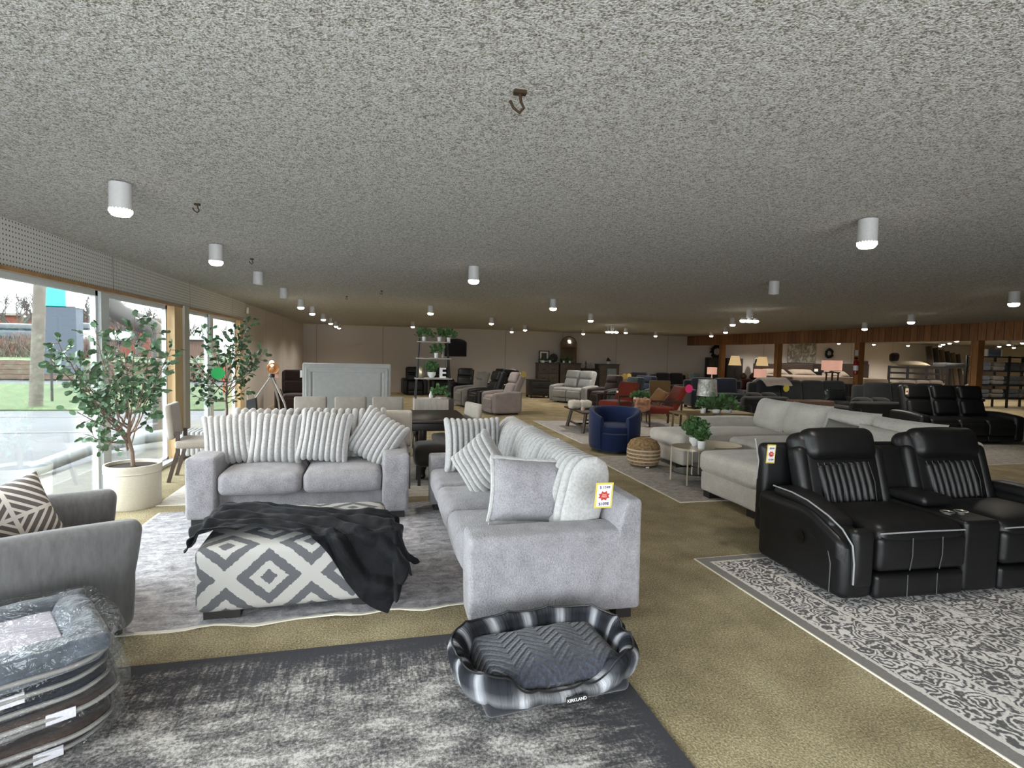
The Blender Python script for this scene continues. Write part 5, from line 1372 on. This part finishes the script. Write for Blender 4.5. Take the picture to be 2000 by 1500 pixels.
m_glass2 = plain('smoked_glass', '#3d3c3a', .12)
nest('smaller round nesting table beside the jute pouf', 3.93, 6.28, .27, .455, (146, 226, 300, 40))
nest('larger round nesting table tucked against the sectional chaise', 4.42, 6.52, .33, .44, (30, 120, 300))
q = U(1356, 875, 6.25); small_plant('potted_fern', 'fluffy fern in a footed white bowl on the nesting table', (3.99, 6.33, .478), 'fern', s=.27, pr=.075, ph=.115, bowl=True, seed=41)
small_plant('potted_fern', 'fern in a plain white cylinder pot on the nesting table', (U(1372, 878, 6.10).x, 6.12, .478), 'fern', s=.17, pr=.052, ph=.10, seed=43)
m_sec = fabric('stone_grey_suede', '#bfbab1', .95, 70, .3, .10, .3); m_secd = m_sec
SE = thing('sectional_sofa', 'stone grey U shaped sectional behind the black reclining loveseat', 'sofa', (3.67, 4.70, .010))
def sec(name, x0, x1, y0, y1, z0, z1, r_=.05, bulge=(.01, .01, .02), lump=.008, lab=None): return part(name, MB().soft(x1 - x0, y1 - y0, z1 - z0, r_, bulge, 9, ((x0 + x1) / 2, (y0 + y1) / 2, (z0 + z1) / 2), lump=lump), m_sec, SE, lab)
sec('chaise_base', 0, 2.5, 0, .98, .07, .30, .03); sec('chaise_cushion', -.03, 2.5, -.01, 1.0, .29, .535, .07, (.01, .01, .03))
sec('middle_base', 1.25, 2.6, .98, 2.2, .07, .30, .03); sec('seat_cushion', 1.2, 2.6, 1.0, 2.2, .29, .50, .07, (.01, .01, .03))
sec('chaise_base', .52, 2.6, 2.25, 3.22, .07, .30, .03); sec('chaise_cushion', .48, 2.6, 2.22, 3.22, .29, .505, .08, (.01, .01, .035))
sec('back_frame', 2.55, 2.95, 0, 3.3, .07, .74, .05); sec('arm', 1.33, 2.6, 3.08, 3.34, .10, .655, .06, (.01, .01, .02))
for k, (y, z, w_, px) in enumerate([(2.78, .73, .72, 0), (2.05, .73, .72, 0), (1.30, .71, .74, 0), (.52, .68, .86, 0)]):
    o = part('back_cushion', MB().pillow(w_ + .05, .52, .38, 0, pinch=.045, pw=.5, seed=k * 7), m_sec, SE); o.matrix_local = TR(2.42, y, z, 0, 0, 0) @ TR(0, 0, 0, R(-17), 0, R(-90 + (-8 if k == 0 else 0))) if False else Matrix.Translation((2.42, y, z)) @ Euler((0, 0, R(-90 - (10 if k == 0 else 0)))).to_matrix().to_4x4() @ Euler((R(-16), 0, 0)).to_matrix().to_4x4()
for (x, y) in ((.10, .10), (.10, .88), (2.3, .08), (.62, 2.4)): part('foot', MB().box(x, y, .035, .16, .12, .07), m_black, SE)
tg = scatter('slouched grey pillow on the sectional nearest the recliner', (5.85, 5.35, .66), (R(-20), R(4), R(-80)), .60, .36, .2, 0, m_sec)
tg = scatter('shiny silver pillow on the sectional behind the black recliner', (5.75, 5.85, .66), (R(-20), R(10), R(-70)), .40, .38, .16, 0, plain('silver_sequin', '#9b9a92', .35, .5, bump=.6, bscale=40))
t = thing('console_table', 'light wood console table behind the sectional arm', 'table', (6.15, 9.2, 0)); m_oakd = wood('dull_oak', '#6a5a40', '#85734f', axis=(1, 8, 8))
zt = .60; part('tabletop', MB().soft(1.5, .62, .035, .008, seg=1, c0=(0, 0, zt - .018)), m_oakd, t)
for sx_ in (-1, 1):
    for sy_ in (-1, 1): part('leg', MB().bar((sx_ * .68, sy_ * .26, zt - .03), (sx_ * .70, sy_ * .27, 0), .04), m_oakd, t)


def table_lamp(label, px, Y, py_top, py_bot, r_, z0, shade, base, emit=0, rt=None, group=None, bulb=0, name='table_lamp', col=(1, .75, .5)):
    q = U(px, py_top, Y); z1 = q.z; zb = U(px, py_bot, Y).z; t = thing(name, label, 'lamp', (q.x, Y, z0), 0, group)
    part('lamp_base', MB().lathe([(.075, 0), (.08, .015), (.03, .04), (.035, (zb - z0) * .25), (.022, (zb - z0) * .4), (.042, (zb - z0) * .6), (.018, (zb - z0) * .85), (.012, zb - z0 + .04)], 20), base, t)
    part('lamp_shade', MB().lathe([(r_, zb - z0), (rt or r_ * .86, z1 - z0), ((rt or r_ * .86) - .006, z1 - z0), (r_ - .006, zb - z0)], 36), shade, t)
    if bulb:
        l = bpy.data.lights.new('bulb_light', 'POINT'); l.energy = bulb; l.color = col; l.shadow_soft_size = .04; o = bpy.data.objects.new('bulb_light', l); COL.objects.link(o); o.parent = t; o.location = (0, 0, zb - z0 + .08)
    return t


ts = NT('crushed_silver_shade'); n = ts.noise(ts.coord(), 9, 4, .6, 1.0); ts.p(Base_Color=ts.ramp(n.outputs[0], [(.35, c('#8d8b84')), (.65, c('#cfcdc6'))]), Roughness=.35, Metallic=.35); ts.bump(n.outputs[0], .9, .03)
table_lamp('silver crushed shade lamp with dark base on the oak console', 1382, 9.25, 741, 773, .19, zt, ts.m, m_black, rt=.165)
for k, (px, Y, lab) in enumerate([(1373, 9.0, 'leafy plant in white pot at the left end of the oak console'), (1399, 9.05, 'bushy plant in white pot, middle of the oak console'), (1421, 9.1, 'bushy plant in white pot, right part of the oak console')]):
    small_plant('potted_plant', lab, (U(px, 810, Y).x, Y, zt + .002), s=.24 if k else .16, pr=.05 if k == 0 else .075, ph=.10 if k == 0 else .06, seed=50 + k, spread=1.1, group='potted plants on the oak console')

# ---------------------------------------------------------------- dark sofas of the middle distance


def sofa(label, loc, rz, mat, L, D=.95, H=.88, n=3, name='sofa', tufts=False, armH=.62):
    t = thing(name, label, 'sofa', loc, rz)
    part('base', MB().soft(L - .1, D - .1, .26, .03, seg=3, c0=(0, 0, .22)), mat, t)
    part('back', MB().soft(L, .22, H - .12, .07, (0, .01, .01), 6, (0, D / 2 - .13, H / 2 + .04)), mat, t)
    for s_ in (-1, 1): part('arm', MB().soft(.2, D, armH - .08, .07, (.01, .01, .01), 5, (s_ * (L / 2 - .1), 0, armH / 2 + .04)), mat, t)
    w_ = (L - .4) / n
    for k in range(n):
        x = -L / 2 + .2 + w_ * (k + .5)
        part('seat_cushion', MB().soft(w_ - .01, D - .28, .17, .06, (0, .01, .02), 5, (x, -.06, .42)), mat, t)
        part('back_cushion', MB().soft(w_ - .01, .22, H - .42, .08, (0, .03, .02), 5, (0, 0, (H - .42) / 2), T=TR(x, D / 2 - .34, .48, R(-12))), mat, t)
    for sx_ in (-1, 1):
        for sy_ in (-1, 1): part('foot', MB().box(sx_ * (L / 2 - .1), sy_ * (D / 2 - .1), .045, .08, .08, .09), m_black, t)
    return t


sofa('black sofa against the back wall behind the tan chair', (U(1313, 745, 19.8).x + .25, 20.3, 0), 0, m_blkf, 1.62, H=.92, n=2)
sofa('midnight navy sofa behind the silver shade lamp', (U(1402, 760, 15.6).x, 15.7, 0), R(-12), mk('midnight_navy', '#151a26'), 1.9, H=.92, n=2)
q = U(1371, 735, 18.9); recliner('small slate chair beside the pink lamp near the back wall', (q.x, 19.0, 0), R(10), m_teal, H=1.05, sw=.42)
o = sofa('charcoal sofa with a cream throw over its back', (U(1600, 770, 12.9).x - .45, 12.9, 0), R(-8), m_char, 3.0, D=1.0, H=1.0, n=4)
q = U(1545, 760, 12.4)
def saddle(v): return Vector((v[0], v[1], v[2] - 1.0 * v[1] ** 2 * 3))
tag(MB().soft(.85, .62, .05, .022, (0, 0, .01), 10, lump=.02, lf=5, fn=lambda v: Vector((v[0], v[1], v[2] - 1.8 * v[1] ** 2))).build('throw_blanket', mk('cream_knit', '#a49a92'), loc=(q.x, 13.15, 1.10)), 'cream knitted throw over the back of the charcoal sofa', 'blanket')
tt_ = thing('starburst_tag', 'yellow paper tag hanging below the cream throw', 'tag', (U(1533, 758, 12.3).x, 12.25, U(1533, 758, 12.3).z)); starburst(tt_, None, .10, '#a89a35', 'tag_face')
scatter('shiny dark pillow on the charcoal sofa', (U(1640, 772, 12.3).x, 12.45, U(1640, 772, 12.3).z), (R(-10), 0, R(-5)), .66, .32, .18, 0, leather('patent_black', '#1b2021', .18))
sofa('charcoal sectional piece behind the black reclining sofa', (U(1800, 775, 11.6).x - .5, 11.5, 0), R(-10), m_char, 2.6, D=1.0, H=1.02, n=3)
sofa('low dark sofa seen from behind, left of the black reclining sofa', (U(1712, 795, 10.6).x, 10.9, 0), R(176), m_blkf, 1.35, D=.9, H=.70, n=2, armH=.55)
sofa('low black sofa seen behind the grey sectional corner', (U(1490, 785, 11.0).x, 11.2, 0), R(180), m_blkf, 1.2, D=.8, H=.78, n=2, armH=.6)
t = thing('storage_bench', 'brown leather bench behind the grey sectional', 'bench', (U(1588, 795, 9.9).x, 10.0, 0), R(-3)); zz_ = U(1590, 784, 9.7).z
part('box', MB().soft(.84, .45, zz_ - .06, .02, seg=2, c0=(0, 0, zz_ / 2 + .03)), leather('tan_leather', '#4b382c', .6), t); part('foot', MB().box(0, 0, .03, .7, .35, .06), m_black, t)
o = recliner('long black reclining sofa at the right behind the recliner loveseat', (U(1872, 800, 8.9).x, 9.0, .009), R(-8), m_bl2, n=3, sw=.62, aw=.22, H=1.16, D=1.0, round_=.1)
price_tag(o, TR(-1.10, -.02, 1.02, 0, 0, 0), .07, .13, (('$', .03, .02), ('', 0, .01), ('', -.03, .01)))
sofa('beige sofa behind the charcoal sectional', (U(1815, 750, 15.8).x, 15.9, 0), 0, mk('beige_chenille', '#6b6055'), 2.3, H=.93)
sofa('dark burgundy sofa in front of the lamp sideboard', (U(1462, 760, 17.4).x, 17.4, 0), 0, leather('burgundy_leather', '#2c1110', .5), 2.0, H=.82)

# ---------------------------------------------------------------- side showroom: lamps, beds, shelving
a = U(1412, 742, 18.9); b = U(1513, 742, 18.9)
dresser('long espresso sideboard carrying two cream pleated lamps', 1412, 1513, 742, 18.7, D=.5, mat=m_espresso, drawers=(3, 2), name='sideboard', cat='sideboard'); zt = U(1460, 742, 18.7).z + .003
t = NT('pleated_shade'); s_ = t.n('ShaderNodeSeparateXYZ', {0: t.coord()}); t.p(Base_Color=c('#cdb48a'), Emission_Color=c('#d9ba86'), Emission_Strength=.62, Roughness=.9); m_cs = t.m
t = NT('pink_shade'); t.p(Base_Color=c('#c79c8c'), Emission_Color=c('#d9a590'), Emission_Strength=.62, Roughness=.9); m_ps = t.m
table_lamp('cream pleated shade lamp on the sideboard, nearest the leftmost pillar', 1436, 18.9, 695, 713.5, .24, zt, m_cs, m_black, rt=.15, bulb=4, group='cream pleated lamps')
table_lamp('cream pleated shade lamp standing above the pink lamp', 1489, 18.9, 697, 714.5, .23, zt, m_cs, m_black, rt=.165, bulb=4, group='cream pleated lamps')
table_lamp('square pink shade lamp low beneath the right cream lamp', 1485, 17.95, 721, 737.5, .22, .62, m_ps, m_steel, rt=.22, bulb=3)
tag(MB().soft(.5, .4, .6, .02, seg=1).build('end_table', m_espresso, loc=(U(1485, 740, 17.95).x, 17.95, .31)), 'dark end table under the square pink lamp', 'table')
table_lamp('small pink drum lamp left of the leftmost walnut pillar', 1391, 17.0, 717.5, 731, .165, .62, m_ps, m_white, rt=.165, bulb=3)
tag(MB().soft(.5, .4, .6, .02, seg=1).build('end_table', m_espresso, loc=(U(1391, 740, 17.0).x, 17.0, .31)), 'dark end table under the small pink drum lamp', 'table')
for k, (px, r_, lab) in enumerate([(1451, .12, 'round reddish vase on the sideboard left of the pink lamp'), (1468, .11, 'second round reddish vase on the sideboard')]):
    tag(MB().lathe([(.05, 0), (r_, .10), (r_ * .9, .18), (.04, .24), (.05, .27)], 18).build('vase', plain('terracotta', '#3c2620', .6), loc=(U(px, 735, 18.9).x, 18.85, zt)), lab, 'vase')


def tall_panel(label, px0, px1, py0, py1, Y, mat, name, cat, D=.35):
    a = U(px0, py0, Y); b = U(px1, py0, Y); t = thing(name, label, cat, ((a.x + b.x) / 2, Y + D / 2, 0)); W = b.x - a.x
    part('body', MB().soft(W, D, a.z, .02, seg=1, c0=(0, 0, a.z / 2)), mat, t); part('door', MB().soft(W * .46, .02, a.z * .86, .008, seg=1, c0=(-W * .24, -D / 2 - .005, a.z / 2)), mat, t); part('door', MB().soft(W * .46, .02, a.z * .86, .008, seg=1, c0=(W * .24, -D / 2 - .005, a.z / 2)), mat, t)


tall_panel('tall black cabinet left of the leftmost walnut pillar', 1386, 1407, 698, 730, 21.3, m_black, 'cabinet', 'cabinet')
tall_panel('tall black cabinet behind the cream pleated lamp', 1420, 1452, 699, 735, 21.3, m_black, 'cabinet', 'cabinet')
tall_panel('dark brown cabinet behind the right cream pleated lamp', 1500, 1514, 716, 735, 21.3, m_dkwood, 'cabinet', 'cabinet')
arch(1470, 1480, 700, 772, 21.4, .2, m_grayw, 'narrow arched mirror between the two cream pleated lamps', mirror_mat('grey_mirror2', (.35, .34, .32)))


def bed(label, px0, px1, pyt, Y, hb, L=2.0, mattress='#8a7c70', hbH=1.45, cat='bed', dup_=None):
    a = U(px0, pyt, Y); b = U(px1, pyt, Y); W = b.x - a.x; t = thing('bed', label, 'bed', ((a.x + b.x) / 2, Y + L / 2, 0)); z = a.z
    part('mattress', MB().soft(W, L, .30, .07, (0, 0, .02), 5, (0, 0, z - .15)), mk('mattress_' + mattress[1:], mattress), t); part('bed_base', MB().soft(W, L, z - .30, .02, seg=1, c0=(0, 0, (z - .30) / 2)), m_espresso, t)
    if hb: part('headboard', MB().soft(W + .1, .08, hbH, .02, seg=2, c0=(0, L / 2 + .05, hbH / 2)), m_dkwood, t)
    for s_ in (-1, 1): part('pillow', MB().pillow(W * .42, .45, .2, 0, T=TR(s_ * W * .24, L / 2 - .3, z + .10, R(-60))), mk('bed_linen', '#7d7266'), t)
    return t


bed('wide bed with dark headboard under the abstract canvas', 1548, 1668, 735, 18.9, True, 2.3)
a = U(1532, 709, 21.4); b = U(1604, 709, 21.4)
t = thing('headboard', 'dark bookcase headboard with drawers below the abstract canvas', 'headboard', ((a.x + b.x) / 2, 21.45, 0)); part('panel', MB().soft(b.x - a.x, .3, a.z, .02, seg=1, c0=(0, 0, a.z / 2)), m_espresso, t)
for k in range(3): part('cubby', MB().box(-.75 + k * .75, -.16, a.z - .28, .62, .02, .26), m_black, t)
part('price_tag', MB().box(.62, -.18, a.z - .30, .2, .01, .12), m_white, t, 'white tag')
a = U(1641, 710, 21.5); b = U(1700, 710, 21.5)
tag(MB().soft(b.x - a.x, .1, a.z, .02, seg=1, c0=(0, 0, a.z / 2)).soft(.3, .12, .2, .05, seg=2, c0=((b.x - a.x) / 2 - .2, 0, a.z + .05)).build('headboard', m_dkwood, loc=((a.x + b.x) / 2, 21.6, 0)), 'dark wooden headboard partly behind the middle walnut pillar', 'headboard')
bed('low bed with pale mattress between the middle pillar and slatted bed', 1690, 1737, 740, 18.6, False, 2.4, '#8d7c69')
t = thing('end_table', 'tall dark legged stand under the pink drum lamp', 'table', (U(1625, 740, 16.6).x, 16.6, 0)); zt = U(1625, 726.5, 16.6).z
part('tabletop', MB().box(0, 0, zt - .02, .34, .34, .035), m_espresso, t)
for sx_ in (-1, 1):
    for sy_ in (-1, 1): part('leg', MB().bar((sx_ * .13, sy_ * .13, zt - .03), (sx_ * .13, sy_ * .13, 0), .035), m_espresso, t)
table_lamp('wide pink drum lamp on the tall dark stand before the beds', 1625, 16.6, 704, 723.5, .33, zt, m_ps, m_black, rt=.33, bulb=4)
a = U(1737, 714, 19.0); b = U(1850, 722, 17.6)
t = thing('bunk_bed', 'dark slatted daybed frame stacked with a cream pillow', 'bed', (a.x, 19.0, 0), math.atan2(-1.4, b.x - a.x)); W = math.hypot(b.x - a.x, 1.4); H = a.z
for x in (0, W * .33, W * .66, W): part('post', MB().box(x, 0, H / 2, .1, .1, H), m_espresso, t)
for z in (H - .06, H - .30, H - .55, .45): part('rail', MB().box(W / 2, 0, z, W, .05, .08), m_espresso, t)
part('mattress', MB().soft(W * .98, .9, .22, .05, seg=4, c0=(W / 2, .5, .70)), mk('mattress_8a7c70', '#8a7c70'), t)
scatter('cream pillow resting on the slatted daybed', (a.x + .8, 18.75, H + .10), (R(-80), 0, R(-25)), 1.3, .6, .18, 0, mk('cream_cotton', '#948a74'))
tag(MB().soft(1.9, .6, .22, .08, seg=5, lump=.02).build('folded_comforter', m_char, loc=(a.x + 2.6, 18.2, H + .06)), 'grey folded comforter on the slatted daybed', 'bedding')
tag(MB().soft(.42, .3, .40, .15, seg=4, lump=.03).build('plush_cushion', m_brn, loc=(U(1773, 707, 18.6).x, 19.25, H + .36)), 'dark brown round cushion perched on the daybed', 'cushion')
rollc = ['#3b332c', '#2b2622', '#4a4036', '#2f2924', '#57483a', '#3d342c']
names = ['leftmost, by the tan wall', 'second from the wall', 'third from the wall', 'in the middle, leaning right', 'second from the pillar', 'nearest the right walnut pillar']
for k, (px, tp) in enumerate([(1822, 674), (1834, 672), (1846, 674), (1857, 676), (1868, 684), (1878, 690)]):
    b0 = U(px + 4, 745, 20.4); t0 = U(px + 4, tp, 20.4); t0.x = b0.x - .08; t0.z = 2.42 - (px - 1822) * .006
    t = thing('carpet_roll', 'dark rolled carpet standing upright, ' + names[k], 'carpet roll', (b0.x, 20.4, 0), 0, 'upright rolled carpets')
    part('roll', MB().tube([(0, 0, .0), (t0.x - b0.x, .35, min(t0.z, 2.45))], .135, 16), mk('roll_%d' % k, rollc[k]), t)
part('price_card', MB().box(0, .10, 1.15, .14, .01, .28), m_white, t, 'white price card')
t = thing('blanket_shelf', 'dark metal shelving stacked with folded bedding at the far right', 'shelf', (U(1955, 740, 16.0).x, 16.0, 0)); W = 2.8
for x in (-W / 2, 0, W / 2):
    for y in (-.25, .25): part('post', MB().box(x, y, .98, .06, .06, 1.96), m_metal, t)
for z in (.35, .85, 1.38, 1.92): part('shelf_board', MB().box(0, 0, z, W, .55, .04), m_metal, t)
cols = ['#5c5650', '#494746', '#6d675f', '#3c4048', '#565b66', '#4b433d']; rnd = random.Random(5); k = 0
for r_, z in enumerate((.37, .87, 1.40)):
    for i, x in enumerate((-1.1, -.4, .35, 1.05)):
        k += 1; rn = ['bottom', 'middle', 'upper'][r_]; cn = ['at the pillar end', 'left of centre', 'right of centre', 'at the far end'][i]
        tag(MB().soft(.56, .42, .16, .06, seg=4, c0=(0, 0, .09), lump=.015).soft(.54, .42, .16, .06, seg=4, c0=(.01, 0, .25), lump=.015).build('folded_bedding', mk('bedding_' + cols[(k * 3) % 6][1:], cols[(k * 3) % 6]), loc=(t.location.x + x, 16.0, z)), 'folded bedding on the %s shelf, %s' % (rn, cn), 'bedding', 'folded bedding on the metal shelving')
q = U(1940, 692, 15.9)
tt = NT('blue_landscape'); s_ = tt.n('ShaderNodeSeparateXYZ', {0: tt.coord()}); n = tt.noise(tt.coord(), 4, 3); f = tt.math('ADD', tt.math('MULTIPLY', s_.outputs[2], 3.0), tt.math('MULTIPLY', n.outputs[0], .4))
tt.p(Base_Color=tt.ramp(f, [(.0, c('#4f5f7a')), (.3, c('#8795ab')), (.45, c('#5c6c86'))]), Roughness=.6)
t = thing('boxed_bedding', 'blue and white bedding package on top of the metal shelving', 'box', (q.x, 16.0, 1.942)); part('box', MB().soft(.62, .3, .26, .01, seg=1, c0=(0, 0, .13)), tt.m, t); part('box_end', MB().box(.34, 0, .13, .05, .31, .27).box(-.34, 0, .13, .05, .31, .27), m_white, t)
q = U(1925, 762, 12.6)
t = thing('chair_with_throw', 'dark stool with a pale yellow fleece and white tag by the last pillar', 'stool', (q.x, 13.0, 0)); part('seat', MB().soft(.5, .5, .12, .04, seg=3, c0=(0, 0, .55)), m_blkf, t)
for sx_ in (-1, 1):
    for sy_ in (-1, 1): part('leg', MB().bar((sx_ * .18, sy_ * .18, .5), (sx_ * .22, sy_ * .22, 0), .035), m_black, t)
part('fleece', MB().soft(.26, .24, .42, .10, seg=5, c0=(-.05, 0, .82), lump=.04, lf=6), mk('pale_fleece', '#7c705a'), t); part('price_tag', MB().box(.05, -.16, .86, .10, .008, .16), m_white, t, 'white tag')
t = thing('fire_extinguisher', 'red fire extinguisher hung on the middle walnut pillar', 'fire extinguisher', (BX - .155, 12.95, U(1683, 725, 13).z - .1))
part('tank', MB().lathe([(.05, 0), (.065, .02), (.065, .36), (.03, .42), (.02, .44)], 20), plain('extinguisher_red', '#8d1c1c', .35), t); part('valve', MB().box(0, 0, .47, .10, .03, .05), m_black, t); part('label_band', MB().lathe([(.067, .12), (.067, .26)], 20), m_white, t, 'white label')
part('sign_card', MB().box(.0, .0, .62, .10, .01, .16), m_white, t)
q = U(1740, 790, 9.6)
#@@MORE
